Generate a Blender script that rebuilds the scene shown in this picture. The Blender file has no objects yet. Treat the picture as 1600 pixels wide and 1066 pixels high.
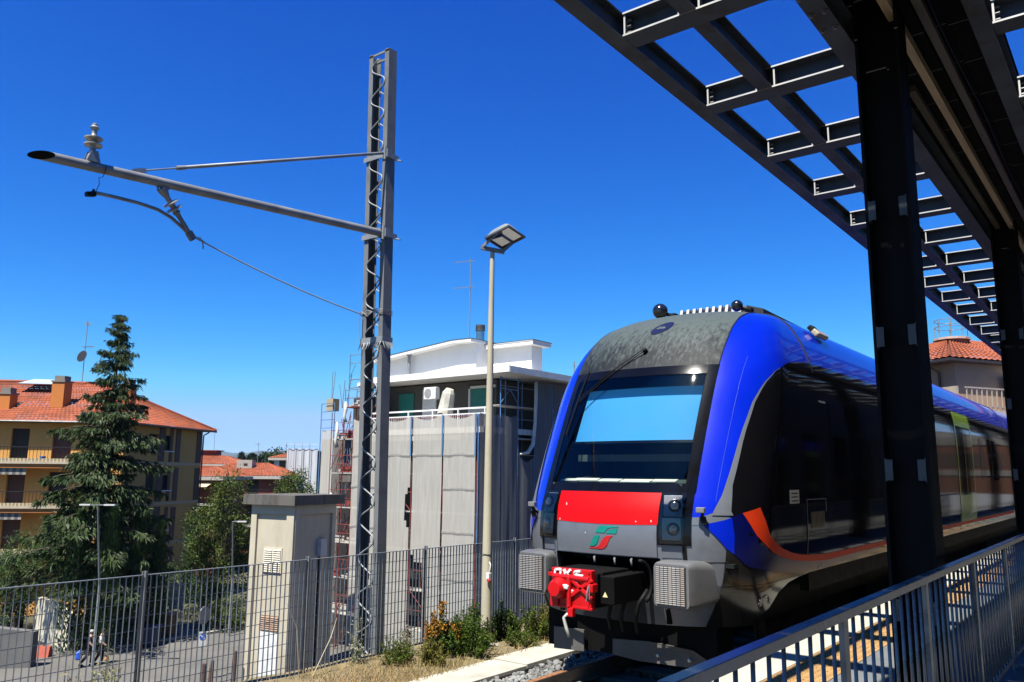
import bpy, bmesh, math, random
import numpy as np
from mathutils import Vector, Matrix, Quaternion

random.seed(11)
rng = np.random.default_rng(5)
scene = bpy.context.scene
COL = scene.collection
V = Vector

# ------------------------------------------------------------------ camera
F_PX, PITCH, ROLL, YAW = 1267.2, .16259, .00885, .66554
fw = V((-math.sin(YAW)*math.cos(PITCH), math.cos(YAW)*math.cos(PITCH), math.sin(PITCH)))
r0 = V((math.cos(YAW), math.sin(YAW), 0)); u0 = r0.cross(fw)
rt = math.cos(ROLL)*r0 + math.sin(ROLL)*u0
up = -math.sin(ROLL)*r0 + math.cos(ROLL)*u0
cd = bpy.data.cameras.new('camera'); cam = bpy.data.objects.new('camera', cd); COL.objects.link(cam)
cd.sensor_width = 36; cd.lens = 36*F_PX/1600; cd.clip_start = .05; cd.clip_end = 40000
m = Matrix.Identity(4)
for i in range(3):
    m[i][0] = rt[i]; m[i][1] = up[i]; m[i][2] = -fw[i]
cam.matrix_world = m
scene.camera = cam

# ------------------------------------------------------------------ light, sky, exposure
TOSUN = V((.05, -.535, 1)).normalized()
SUN_EL = math.asin(TOSUN.z); SUN_AZ = math.atan2(TOSUN.x, TOSUN.y)   # clockwise from +Y
w = bpy.data.worlds.new('World'); scene.world = w; w.use_nodes = True
nt = w.node_tree; nt.nodes.clear()
sky = nt.nodes.new('ShaderNodeTexSky'); sky.sky_type = 'NISHITA'; sky.sun_disc = False
sky.sun_elevation = SUN_EL; sky.sun_rotation = SUN_AZ
sky.air_density = 1.0; sky.dust_density = .35; sky.ozone_density = 3.0; sky.altitude = 100
# deepen the clear-sky blue the same way over the whole dome
sep = nt.nodes.new('ShaderNodeSeparateColor'); cmb = nt.nodes.new('ShaderNodeCombineColor')
SKY = .15
nt.links.new(sky.outputs[0], sep.inputs[0])
for ch, (gain, gam, top) in enumerate(((1.05, 2.95, .70), (.95, 1.66, .77), (1.2, .94, .84))):
    m0 = nt.nodes.new('ShaderNodeMath'); m0.operation = 'MULTIPLY'; m0.inputs[1].default_value = SKY
    m1 = nt.nodes.new('ShaderNodeMath'); m1.operation = 'POWER'; m1.inputs[1].default_value = gam
    m2 = nt.nodes.new('ShaderNodeMath'); m2.operation = 'MULTIPLY'; m2.inputs[1].default_value = gain/.07/2.732
    mc = nt.nodes.new('ShaderNodeMath'); mc.operation = 'MINIMUM'; mc.inputs[1].default_value = top
    nt.links.new(sep.outputs[ch], m0.inputs[0]); nt.links.new(m0.outputs[0], mc.inputs[0]); nt.links.new(mc.outputs[0], m1.inputs[0]); nt.links.new(m1.outputs[0], m2.inputs[0]); nt.links.new(m2.outputs[0], cmb.inputs[ch])
bg = nt.nodes.new('ShaderNodeBackground'); bg.inputs[1].default_value = .07
wo = nt.nodes.new('ShaderNodeOutputWorld')
nt.links.new(cmb.outputs[0], bg.inputs[0]); nt.links.new(bg.outputs[0], wo.inputs[0])
ld = bpy.data.lights.new('sun', 'SUN'); ld.energy = 5.0; ld.angle = math.radians(.53); ld.color = (1, .95, .86)
lo = bpy.data.objects.new('sun', ld); COL.objects.link(lo)
lo.rotation_euler = (-TOSUN).to_track_quat('-Z', 'Y').to_euler(); lo.location = (0, -20, 40)
scene.view_settings.view_transform = 'Standard'; scene.view_settings.look = 'None'
scene.view_settings.exposure = 1.45; scene.view_settings.gamma = 1; scene.view_settings.use_curve_mapping = False
scene.render.engine = 'CYCLES'
scene.cycles.max_bounces = 8; scene.cycles.transparent_max_bounces = 24
scene.cycles.caustics_reflective = False; scene.cycles.caustics_refractive = False

# ------------------------------------------------------------------ materials
MATS = {}
ALB = .655      # the picture is exposed bright, so surfaces sit a little below catalogue albedo
def pm(name, col, rough=.6, metal=0., var=.12, scale=4., bump=0., bscale=60., coat=0., spec=.5, stain=None, sscale=2., samt=.5, stretch=None, island=False):
    if name in MATS: return MATS[name]
    mt = bpy.data.materials.new(name); mt.use_nodes = True; MATS[name] = mt
    col = tuple(c*ALB for c in col); stain = tuple(c*ALB for c in stain) if stain else None
    n = mt.node_tree; b = n.nodes['Principled BSDF']; L = n.links
    b.inputs['Roughness'].default_value = rough; b.inputs['Metallic'].default_value = metal
    b.inputs['Coat Weight'].default_value = coat; b.inputs['Specular IOR Level'].default_value = spec
    b.inputs['Coat Roughness'].default_value = .04
    tc = n.nodes.new('ShaderNodeTexCoord'); src = tc.outputs['Object']
    if stretch:
        mp = n.nodes.new('ShaderNodeMapping'); mp.inputs['Scale'].default_value = stretch
        L.new(src, mp.inputs[0]); src = mp.outputs[0]
    nz = n.nodes.new('ShaderNodeTexNoise'); nz.inputs['Scale'].default_value = scale; nz.inputs['Detail'].default_value = 6
    L.new(src, nz.inputs['Vector'])
    fac = nz.outputs['Fac']
    mr = n.nodes.new('ShaderNodeMapRange'); mr.inputs['From Min'].default_value = .3; mr.inputs['From Max'].default_value = .7
    mr.inputs['To Min'].default_value = 1-var; mr.inputs['To Max'].default_value = 1+var; L.new(fac, mr.inputs['Value'])
    mx = n.nodes.new('ShaderNodeMix'); mx.data_type = 'RGBA'; mx.blend_type = 'MULTIPLY'; mx.inputs['Factor'].default_value = 1
    mx.inputs['A'].default_value = (*col, 1); L.new(mr.outputs[0], mx.inputs['B'])
    out = mx.outputs['Result']
    if island:
        ge = n.nodes.new('ShaderNodeNewGeometry'); m2 = n.nodes.new('ShaderNodeMapRange')
        m2.inputs['To Min'].default_value = .55; m2.inputs['To Max'].default_value = 1.45
        L.new(ge.outputs['Random Per Island'], m2.inputs['Value'])
        x2 = n.nodes.new('ShaderNodeMix'); x2.data_type = 'RGBA'; x2.blend_type = 'MULTIPLY'; x2.inputs['Factor'].default_value = 1
        L.new(out, x2.inputs['A']); L.new(m2.outputs[0], x2.inputs['B']); out = x2.outputs['Result']
    if stain:
        nz2 = n.nodes.new('ShaderNodeTexNoise'); nz2.inputs['Scale'].default_value = sscale; nz2.inputs['Detail'].default_value = 9; nz2.inputs['Roughness'].default_value = .65
        L.new(src, nz2.inputs['Vector'])
        cr = n.nodes.new('ShaderNodeMapRange'); cr.inputs['From Min'].default_value = .5; cr.inputs['From Max'].default_value = .66; cr.inputs['To Max'].default_value = samt
        L.new(nz2.outputs['Fac'], cr.inputs['Value'])
        x3 = n.nodes.new('ShaderNodeMix'); x3.data_type = 'RGBA'; L.new(cr.outputs[0], x3.inputs['Factor']); L.new(out, x3.inputs['A'])
        x3.inputs['B'].default_value = (*stain, 1); out = x3.outputs['Result']
    L.new(out, b.inputs['Base Color'])
    if bump:
        nb = n.nodes.new('ShaderNodeTexNoise'); nb.inputs['Scale'].default_value = bscale; nb.inputs['Detail'].default_value = 5; L.new(src, nb.inputs['Vector'])
        bp = n.nodes.new('ShaderNodeBump'); bp.inputs['Strength'].default_value = bump; bp.inputs['Distance'].default_value = .02
        L.new(nb.outputs['Fac'], bp.inputs['Height']); L.new(bp.outputs[0], b.inputs['Normal'])
    if rough > .2:
        mr3 = n.nodes.new('ShaderNodeMapRange'); mr3.inputs['To Min'].default_value = rough*.8; mr3.inputs['To Max'].default_value = min(1, rough*1.2)
        L.new(nz.outputs['Fac'], mr3.inputs['Value']); L.new(mr3.outputs[0], b.inputs['Roughness'])
    return mt

def leafmat(name, col, trans=.35, var=.45):
    if name in MATS: return MATS[name]
    mt = bpy.data.materials.new(name); mt.use_nodes = True; MATS[name] = mt
    n = mt.node_tree; n.nodes.clear(); L = n.links
    ge = n.nodes.new('ShaderNodeNewGeometry'); tc = n.nodes.new('ShaderNodeTexCoord')
    nz = n.nodes.new('ShaderNodeTexNoise'); nz.inputs['Scale'].default_value = .9; L.new(tc.outputs['Object'], nz.inputs['Vector'])
    hsv = n.nodes.new('ShaderNodeHueSaturation'); hsv.inputs['Color'].default_value = (*[c*ALB for c in col], 1)
    a = n.nodes.new('ShaderNodeMapRange'); a.inputs['To Min'].default_value = 1-var; a.inputs['To Max'].default_value = 1+var
    L.new(ge.outputs['Random Per Island'], a.inputs['Value']); L.new(a.outputs[0], hsv.inputs['Value'])
    h = n.nodes.new('ShaderNodeMapRange'); h.inputs['From Min'].default_value = .3; h.inputs['From Max'].default_value = .7; h.inputs['To Min'].default_value = .475; h.inputs['To Max'].default_value = .52
    L.new(nz.outputs['Fac'], h.inputs['Value']); L.new(h.outputs[0], hsv.inputs['Hue'])
    d = n.nodes.new('ShaderNodeBsdfPrincipled'); d.inputs['Roughness'].default_value = .55; d.inputs['Specular IOR Level'].default_value = .25
    t = n.nodes.new('ShaderNodeBsdfTranslucent'); ms = n.nodes.new('ShaderNodeMixShader'); ms.inputs[0].default_value = trans
    o = n.nodes.new('ShaderNodeOutputMaterial')
    L.new(hsv.outputs[0], d.inputs['Base Color']); L.new(hsv.outputs[0], t.inputs['Color'])
    L.new(d.outputs[0], ms.inputs[1]); L.new(t.outputs[0], ms.inputs[2]); L.new(ms.outputs[0], o.inputs[0])
    return mt

def glassmat(name, tint, gloss=.02, minr=.04):
    if name in MATS: return MATS[name]
    mt = bpy.data.materials.new(name); mt.use_nodes = True; MATS[name] = mt
    n = mt.node_tree; n.nodes.clear(); L = n.links
    t = n.nodes.new('ShaderNodeBsdfTransparent'); t.inputs[0].default_value = (*tint, 1)
    g = n.nodes.new('ShaderNodeBsdfGlossy'); g.inputs['Roughness'].default_value = gloss
    fr = n.nodes.new('ShaderNodeFresnel'); fr.inputs['IOR'].default_value = 1.5
    ms = n.nodes.new('ShaderNodeMixShader'); o = n.nodes.new('ShaderNodeOutputMaterial')
    L.new(fr.outputs[0], ms.inputs[0]); L.new(t.outputs[0], ms.inputs[1]); L.new(g.outputs[0], ms.inputs[2]); L.new(ms.outputs[0], o.inputs[0])
    return mt

def netmat(name, col, alpha):
    """woven scaffold netting: fine mesh = part open"""
    if name in MATS: return MATS[name]
    mt = bpy.data.materials.new(name); mt.use_nodes = True; MATS[name] = mt
    n = mt.node_tree; n.nodes.clear(); L = n.links
    tc = n.nodes.new('ShaderNodeTexCoord')
    mp = n.nodes.new('ShaderNodeMapping'); mp.inputs['Scale'].default_value = (3, 3, .25); L.new(tc.outputs['Object'], mp.inputs[0])
    nz = n.nodes.new('ShaderNodeTexNoise'); nz.inputs['Scale'].default_value = 2.5; nz.inputs['Detail'].default_value = 8; L.new(mp.outputs[0], nz.inputs['Vector'])
    mr = n.nodes.new('ShaderNodeMapRange'); mr.inputs['From Min'].default_value = .3; mr.inputs['From Max'].default_value = .7; mr.inputs['To Min'].default_value = .88; mr.inputs['To Max'].default_value = 1.08
    L.new(nz.outputs['Fac'], mr.inputs['Value'])
    mx = n.nodes.new('ShaderNodeMix'); mx.data_type = 'RGBA'; mx.blend_type = 'MULTIPLY'; mx.inputs['Factor'].default_value = 1; mx.inputs['A'].default_value = (*[c*ALB for c in col], 1)
    L.new(mr.outputs[0], mx.inputs['B'])
    d = n.nodes.new('ShaderNodeBsdfDiffuse'); L.new(mx.outputs['Result'], d.inputs[0])
    tl = n.nodes.new('ShaderNodeBsdfTranslucent'); L.new(mx.outputs['Result'], tl.inputs[0])
    a = n.nodes.new('ShaderNodeMixShader'); a.inputs[0].default_value = .05; L.new(d.outputs[0], a.inputs[1]); L.new(tl.outputs[0], a.inputs[2])
    t = n.nodes.new('ShaderNodeBsdfTransparent')
    ms = n.nodes.new('ShaderNodeMixShader'); ms.inputs[0].default_value = alpha; L.new(t.outputs[0], ms.inputs[1]); L.new(a.outputs[0], ms.inputs[2])
    o = n.nodes.new('ShaderNodeOutputMaterial'); L.new(ms.outputs[0], o.inputs[0])
    return mt

# ------------------------------------------------------------------ mesh helpers
class MB:
    def __init__(s): s.v = []; s.f = []
    def add(s, vs, fs):
        k = len(s.v); s.v += [tuple(p) for p in vs]; s.f += [tuple(i+k for i in f) for f in fs]; return s
    def box(s, x0, x1, y0, y1, z0, z1):
        return s.add([(x0,y0,z0),(x1,y0,z0),(x1,y1,z0),(x0,y1,z0),(x0,y0,z1),(x1,y0,z1),(x1,y1,z1),(x0,y1,z1)],
                     [(0,3,2,1),(4,5,6,7),(0,1,5,4),(1,2,6,5),(2,3,7,6),(3,0,4,7)])
    def obox(s, c, ax, ay, az):
        """box at centre c with half axis vectors"""
        c=V(c);ax=V(ax);ay=V(ay);az=V(az); vs=[]
        for k in (-1,1):
            for i,j in ((-1,-1),(1,-1),(1,1),(-1,1)): vs.append(c+ax*i+ay*j+az*k)
        return s.add(vs,[(0,3,2,1),(4,5,6,7),(0,1,5,4),(1,2,6,5),(2,3,7,6),(3,0,4,7)])
    def bar(s, p0, p1, w, h, upv=(0,0,1)):
        p0=V(p0);p1=V(p1);d=(p1-p0); l=d.length; d=d/l; u=V(upv); sd=d.cross(u)
        if sd.length<1e-4: u=V((0,1,0)); sd=d.cross(u)
        sd.normalize(); u=sd.cross(d)
        return s.obox((p0+p1)/2, d*(l/2), sd*(w/2), u*(h/2))
    def tube(s, pts, r, n=8, caps=True):
        pts=[V(p) for p in pts]; N=len(pts); rs=r if isinstance(r,(list,tuple)) else [r]*N
        t=(pts[1]-pts[0]).normalized(); a=V((0,0,1)) if abs(t.z)<.9 else V((1,0,0)); nrm=t.cross(a).normalized()
        k=len(s.v)
        for i,p in enumerate(pts):
            t=(pts[min(i+1,N-1)]-pts[max(i-1,0)]).normalized()
            nrm=(nrm-t*nrm.dot(t)).normalized(); b=t.cross(nrm)
            for j in range(n):
                q=2*math.pi*j/n; s.v.append(tuple(p+(nrm*math.cos(q)+b*math.sin(q))*rs[i]))
        for i in range(N-1):
            for j in range(n):
                j2=(j+1)%n; s.f.append((k+i*n+j,k+i*n+j2,k+(i+1)*n+j2,k+(i+1)*n+j))
        if caps:
            s.f.append(tuple(k+j for j in range(n))[::-1]); s.f.append(tuple(k+(N-1)*n+j for j in range(n)))
        return s
    def cyl(s,p0,p1,r,n=10): return s.tube([p0,p1],r,n)
    def lathe(s, o, ax, prof, n=16):
        o=V(o);ax=V(ax).normalized()
        pts=[o+ax*h for h,_ in prof]; a=V((0,0,1)) if abs(ax.z)<.9 else V((1,0,0)); e1=ax.cross(a).normalized(); e2=ax.cross(e1); k=len(s.v)
        for (h,r),p in zip(prof,pts):
            for j in range(n):
                q=2*math.pi*j/n; s.v.append(tuple(p+(e1*math.cos(q)+e2*math.sin(q))*r))
        for i in range(len(prof)-1):
            for j in range(n):
                j2=(j+1)%n; s.f.append((k+i*n+j,k+i*n+j2,k+(i+1)*n+j2,k+(i+1)*n+j))
        s.f.append(tuple(k+j for j in range(n))[::-1]); s.f.append(tuple(k+(len(prof)-1)*n+j for j in range(n)))
        return s
    def prism(s, poly, off):
        off=V(off); n=len(poly); a=[V(p) for p in poly]; b=[p+off for p in a]; k=len(s.v)
        s.v+=[tuple(p) for p in a+b]
        s.f.append(tuple(range(k,k+n))[::-1]); s.f.append(tuple(range(k+n,k+2*n)))
        for i in range(n):
            j=(i+1)%n; s.f.append((k+i,k+j,k+n+j,k+n+i))
        return s
    def grid(s, fn, nu, nv):
        k=len(s.v)
        for j in range(nv+1):
            for i in range(nu+1): s.v.append(tuple(fn(i/nu,j/nv)))
        for j in range(nv):
            for i in range(nu):
                a=k+j*(nu+1)+i; s.f.append((a,a+1,a+nu+2,a+nu+1))
        return s
    def quad(s,a,b,c,d): return s.add([a,b,c,d],[(0,1,2,3)])
    def ibeam(s, p0, p1, w, h, tf=.012, tw=.008, upv=(0,0,1)):
        p0=V(p0);p1=V(p1);u=V(upv); o=u*(h/2-tf/2)
        s.bar(p0+o,p1+o,w,tf,upv); s.bar(p0-o,p1-o,w,tf,upv); s.bar(p0,p1,tw,h-2*tf,upv); return s
    def mesh(s,name,mat,smooth=False):
        me=bpy.data.meshes.new(name); me.from_pydata(s.v,[],s.f); me.materials.append(mat)
        if smooth: me.polygons.foreach_set('use_smooth',[True]*len(me.polygons))
        me.update(); return me
    def build(s,name,mat,parent=None,smooth=False,bevel=0,auto=None,solid=0):
        return place(s.mesh(name,mat,smooth),name,parent,None,bevel,auto,solid)

def wloc(o):
    l=V((0,0,0))
    while o: l+=V(o.location); o=o.parent
    return l
def place(me,name,parent=None,loc=None,bevel=0,auto=None,solid=0,rot=None):
    """loc None: vertices are already world coordinates"""
    o=bpy.data.objects.new(name,me); COL.objects.link(o)
    p=V(loc) if loc is not None else V((0,0,0))
    if parent is not None: o.parent=parent; p=p-wloc(parent)
    o.location=p
    if rot: o.rotation_euler=rot
    if solid:
        q=o.modifiers.new('solid','SOLIDIFY'); q.thickness=solid; q.offset=-1
    if bevel:
        b=o.modifiers.new('bevel','BEVEL'); b.width=bevel; b.segments=2; b.limit_method='ANGLE'; b.angle_limit=math.radians(40)
    if auto is not None:
        for pl in me.polygons: pl.use_smooth=True
        e=o.modifiers.new('edges','EDGE_SPLIT'); e.split_angle=math.radians(auto)
    return o
def tag(o,label=None,cat=None,group=None,kind=None):
    if label: o['label']=label
    if cat: o['category']=cat
    if group: o['group']=group
    if kind: o['kind']=kind
    return o
def thing(name,label,cat,loc,group=None):
    o=bpy.data.objects.new(name,None); COL.objects.link(o); o.location=loc; o.empty_display_size=.2
    return tag(o,label,cat,group)
def struct(o): o['kind']='structure'; return o

# shared materials
galv=pm('galvanised_steel',(.24,.26,.27),.5,.15,.22,6,.05,90,stain=(.22,.23,.23),sscale=7,samt=.5)
galv_dark=pm('painted_steel_grey',(.17,.18,.185),.6,.0,.25,5,spec=.2,stain=(.12,.11,.09),sscale=5,samt=.55)
black=pm('black_rubber',(.006,.006,.0065),.6,0,.2,spec=.15)
concrete=pm('pale_concrete',(.36,.34,.28),.9,0,.14,3,.3,60,stain=(.2,.18,.14),sscale=3.5,samt=.45)
white=pm('white_paint',(.82,.82,.8),.55,0,.05,2,stain=(.6,.58,.52),sscale=2,samt=.25)
# ------------------------------------------------------------------ setting: ground, road, embankment, platform, track
GZ=-10.0
asphalt=pm('asphalt',(.130,.124,.110),.95,0,.14,.5,.2,30,stain=(.085,.082,.075),sscale=.35,samt=.5)
grassy=pm('dry_ground',(.07,.07,.03),.95,0,.35,.15,.3,8,stain=(.10,.085,.045),sscale=.08,samt=.7)
struct(MB().quad((-9000,-9000,GZ-.06),(9000,-9000,GZ-.06),(9000,9000,GZ-.06),(-9000,9000,GZ-.06)).build('ground',grassy))
struct(MB().quad((-47.5,-40,GZ),(-10,-40,GZ),(-10,70,GZ),(-47.5,70,GZ)).build('road',asphalt))
pav=struct(MB().box(-50.6,-47.5,23.4,70,GZ-.3,GZ+.12).build('pavement',pm('pavement_concrete',(.22,.2,.165),.9,0,.15,1.2,.2,20)))
for k in range(22):
    MB().box(-47.5,-47.2,23.42+k*2,23.42+k*2+1.97,GZ-.2,GZ+.15).build('kerb_stone',concrete,pav,bevel=.02)
struct(MB().quad((-75,4,GZ+.01),(-47.5,4,GZ+.01),(-47.5,23.4,GZ+.01),(-75,23.4,GZ+.01)).build('side_road',asphalt))
wallc=pm('embankment_concrete',(.22,.21,.18),.9,0,.2,1,.3,20,stain=(.12,.115,.1),sscale=.8,samt=.5)
struct(MB().box(-8.14,-3.13,-30,120,GZ-.5,-2.46).build('embankment',wallc))
soil=pm('dry_soil',(.19,.15,.08),1,0,.3,6,.5,30,stain=(.16,.15,.07),sscale=5,samt=.7)
def soilf(u,v):
    x=-6.72-1.42*u; y=-2+v*26
    return (x,y,-2.33+.05*u+.02*math.sin(y*3.1+x*5)*math.sin(y*1.3))
struct(MB().grid(soilf,6,60).build('verge_soil',soil,smooth=True))
bedm=pm('track_bed',(.16,.15,.14),.95,0,.3,14,.6,60)
struct(MB().quad((-3.14,-12,-2.43),(-3.14,110,-2.43),(-6.3,110,-2.43),(-6.3,-12,-2.43)).build('track_bed',bedm))
# pale cable-duct path of cast slabs beside the track
pm_slab=pm('cast_slab',(.46,.445,.37),.88,0,.1,2.5,.25,70,stain=(.28,.25,.19),sscale=4,samt=.4)
path=struct(MB().box(-6.80,-6.30,-12,60,-2.5,-2.36).build('path',wallc))
for k in range(26):
    dz=random.uniform(-.012,.008); y=1.05+k*1.22
    MB().box(-6.84+random.uniform(-.01,.01),-6.285+random.uniform(-.006,.006),y,y+1.205,-2.36,-2.30+dz).build('path_slab',pm_slab,path,bevel=.006)

platm=pm('platform_concrete',(.13,.13,.125),.85,0,.12,3,.15,60)
plat=struct(MB().box(-3.12,9,-14,90,-2.7,-1.612).build('platform',platm))
edgem=pm('platform_edge_stone',(.46,.45,.375),.85,0,.08,4,.15,80,stain=(.27,.25,.2),sscale=6,samt=.3)
tact=pm('tactile_yellow',(.42,.245,.085),.8,0,.12,5,.2,120,stain=(.25,.14,.045),sscale=8,samt=.4)
pavm=pm('platform_grey_paver',(.145,.155,.16),.8,0,.1,5,.15,80)
e1=MB().box(0,.5,0,.99,0,.03).mesh('edge_stone',edgem)
tt=MB().box(0,.405,0,.405,0,.03)
for i in range(6):
    for j in range(6): tt.box(.03+i*.062,.06+i*.062,.03+j*.062,.06+j*.062,.03,.035)
e2=tt.mesh('tactile_tile',tact)
e3=MB().box(0,.495,0,.495,0,.03).mesh('paver',pavm)
for k in range(30): place(e1,'edge_stone',plat,(-3.115,4+k,-1.63))
for k in range(60): place(e2,'tactile_tile',plat,(-2.607,4.0+k*.41,-1.63))
for k in range(44):
    for c in range(3): place(e3,'paver',plat,(-2.195+c*.5,4.0+k*.5,-1.63))

# track
trk=thing('railway_track','single railway track of rust topped rails on grey ballast','track',(-4.72,8,-2.43))
railm=pm('rail_steel',(.30,.27,.23),.75,.2,.2,9,.15,60,stain=(.24,.12,.06),sscale=14,samt=.7)
railtop=pm('rail_rust',(.34,.15,.06),.7,.3,.25,20,.1,90)
for x in (-4.72-.7525,-4.72+.7525):
    b=MB()
    prof=[(-.075,-2.362),(.075,-2.362),(.075,-2.348),(.012,-2.33),(.010,-2.24),(.034,-2.228),(.036,-2.195),(-.036,-2.195),(-.034,-2.228),(-.010,-2.24),(-.012,-2.33),(-.075,-2.348)]
    b.prism([(x+p,-12,z) for p,z in prof],(0,122,0)); r=b.build('rail',railm,trk)
    MB().box(x-.034,x+.034,-12,110,-2.1945,-2.188).build('rail_head',railtop,r)
slm=pm('sleeper_concrete',(.2,.19,.17),.9,0,.15,5,.2,40)
sl=MB().box(-1.2,1.2,-.13,.13,-.06,.05).mesh('sleeper',slm)
for k in range(30): place(sl,'sleeper',trk,(-4.72,3.2+k*.62,-2.41))
# ballast stones
ico=[]; bm=bmesh.new(); bmesh.ops.create_icosphere(bm,subdivisions=1,radius=1)
icov=np.array([v.co[:] for v in bm.verts]); icof=np.array([[v.index for v in f.verts] for f in bm.faces]); bm.free()
def stones(name,mat,n,fn,rmin,rmax,parent=None):
    vs=np.zeros((n,len(icov),3)); fs=np.zeros((n,len(icof),3),int)
    for i in range(n):
        p=np.array(fn()); s=random.uniform(rmin,rmax)*np.array([random.uniform(.7,1.3),random.uniform(.7,1.3),random.uniform(.5,.9)])
        jit=1+rng.normal(0,.16,(len(icov),1)); q=Quaternion((random.gauss(0,1),random.gauss(0,1),random.gauss(0,1),random.gauss(0,1))).normalized().to_matrix()
        vs[i]=(icov*jit*s)@np.array(q)+p; fs[i]=icof+i*len(icov)
    me=bpy.data.meshes.new(name); me.from_pydata(vs.reshape(-1,3).tolist(),[],fs.reshape(-1,3).tolist()); me.materials.append(mat); me.update()
    return place(me,name,parent)
ballm=pm('ballast_stone',(.20,.205,.20),.9,0,.12,10,.3,80,island=True,stain=(.18,.13,.08),sscale=3,samt=.35)
def bpos():
    if random.random()<.62: return (random.uniform(-6.26,-5.5),random.uniform(4,15),-2.41+random.uniform(-.03,.06))
    return (random.uniform(-5.45,-3.3),random.uniform(4,13),-2.42+random.uniform(-.03,.03))
tag(stones('ballast',ballm,6500,bpos,.026,.05),'crushed grey ballast stones around the rails','ballast',kind='stuff')

# ------------------------------------------------------------------ fence
fence=thing('grating_fence','galvanised steel grating fence of flat bars along the track verge','fence',(-8,6,-2.36))
MB().box(-8.09,-7.91,-2,26,-2.46,-2.335).build('base_kerb',concrete,fence)
barm=MB().box(-.010,.010,-.0015,.0015,0,1.31).mesh('upright_bar',galv)
rodm=MB().box(-.003,.003,.02,1.98,-.0028,.0028).mesh('cross_rod',galv)
toprail=MB().box(-.0135,.0135,.02,1.98,-.004,.004).mesh('edge_rail',galv)
py=[2.32+2*k for k in range(-1,9)]
for i,y in enumerate(py):
    p=MB().box(-8.03,-7.985,y-.006,y+.006,-2.36,-.985); p.box(-8.012,-8.004,y-.03,y+.03,-2.36,-.985)
    p.build('post',galv,fence)
    if y>14.4: continue
    for z in [-2.33+.131*j for j in range(1,10)]: place(rodm,'cross_rod',fence,(-8.0,y,z))
    place(toprail,'edge_rail',fence,(-8,y,-1.022)); place(toprail,'edge_rail',fence,(-8,y,-2.335))
nb=0
for i,y in enumerate(py):
    if y>14.4: continue
    for j in range(1,32):
        yy=y+j*.0625
        if yy<1.6 or nb>=298: continue
        place(barm,'upright_bar',fence,(-8,yy,-2.335)); nb+=1

# ------------------------------------------------------------------ catenary mast with swung cantilever
MX,MY=-8.49,7.5
mast=thing('catenary_mast','tall twin channel steel catenary mast with swung aside cantilever arm','mast',(-8.28,7.58,-2.46))
lean=-.14/8.6
def mx(x,z): return x+lean*(z+2.46)
ZT=6.12; ZB=-2.5
def chan(x0,sgn):
    """channel with web at x0, flanges pointing sgn in x"""
    b=MB(); t=.009; f=.085; D=.16
    for (xa,xb,ya,yb) in ((x0,x0+sgn*t,MY,MY+D),(x0+sgn*t,x0+sgn*f,MY,MY+t*1.2),(x0+sgn*t,x0+sgn*f,MY+D-t*1.2,MY+D)):
        xa,xb=min(xa,xb),max(xa,xb); vs=[]
        for z in (ZB,ZT): vs+=[(mx(xa,z),ya,z),(mx(xb,z),ya,z),(mx(xb,z),yb,z),(mx(xa,z),yb,z)]
        b.add(vs,[(0,3,2,1),(4,5,6,7),(0,1,5,4),(1,2,6,5),(2,3,7,6),(3,0,4,7)])
    return b.build('channel',galv_dark,mast)
chan(MX,1); chan(MX+.42,-1)
for yy,ph in ((MY-.008,0),(MY+.168,.5)):
    pts=[]; n=17*14
    for i in range(n+1):
        z=-2.35+i/n*8.35; a=math.sin(2*math.pi*((z)/.5+ph)); a=max(-1,min(1,a*1.12))
        pts.append((mx(MX+.21+.135*a,z),yy,z))
    MB().tube(pts,.011,6).build('lacing_bar',galv,mast,smooth=True)
for z in (6.05,6.1-.02): pass
MB().bar((mx(MX,6.09),MY+.01,6.09),(mx(MX+.42,6.09),MY+.01,6.09),.02,.03).build('top_tie',galv,mast)
MB().bar((mx(MX,6.07),MY+.15,6.07),(mx(MX+.42,6.07),MY+.15,6.07),.02,.03).build('top_tie',galv,mast)
# anti climb spike collar
col=MB(); zc=1.80; x0=mx(MX,zc)-.012; x1=mx(MX+.42,zc)+.012; ya=MY-.014; yb=MY+.175
for z in (zc,):
    col.box(x0,x1,ya-.006,ya,z-.04,z+.045); col.box(x0,x1,yb,yb+.006,z-.04,z+.045); col.box(x1,x1+.006,ya,yb,z-.04,z+.045); col.box(x0-.006,x0,ya,yb,z-.04,z+.045)
collar=col.build('spike_collar',galv,mast)
def spike(p,d):
    MB().tube([p,V(p)+V(d)],[.011,.001],5).build('spike',galv,collar)
for i in range(12): spike((x0+.02+i*(x1-x0-.04)/11,ya-.005,zc-.03),(random.uniform(-.035,.035),-.05,-.10))
for i in range(6): spike((x1+.005,ya+.015+i*.033,zc-.03),(.05,random.uniform(-.03,.03),-.10))
# clamps
def clamp(z):
    b=MB(); xr=mx(MX+.42,z)
    b.box(xr-.45,xr+.05,MY-.03,MY-.018,z-.035,z+.035); b.box(xr-.02,xr+.07,MY-.05,MY+.03,z-.06,z+.06); b.cyl((xr+.03,MY-.06,z-.1),(xr+.03,MY-.06,z+.1),.018); b.box(xr+.004,xr+.016,MY-.03,MY+.22,z-.035,z+.035); b.cyl((xr-.02,MY+.2,z-.02),(xr+.1,MY+.2,z-.06),.012)
    b.build('hinge_clamp',galv,mast)
clamp(3.30); clamp(4.47)
hx=mx(MX+.42,3.3)-.03
B0=V((hx,MY-.08,3.30)); B1=V((-8.35,2.99,3.055))
bd=(B1-B0).normalized(); L=(B1-B0).length
boomm=pm('boom_tube',(.25,.26,.26),.5,.2,.25,3,stain=(.2,.19,.18),sscale=5,samt=.6)
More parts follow.
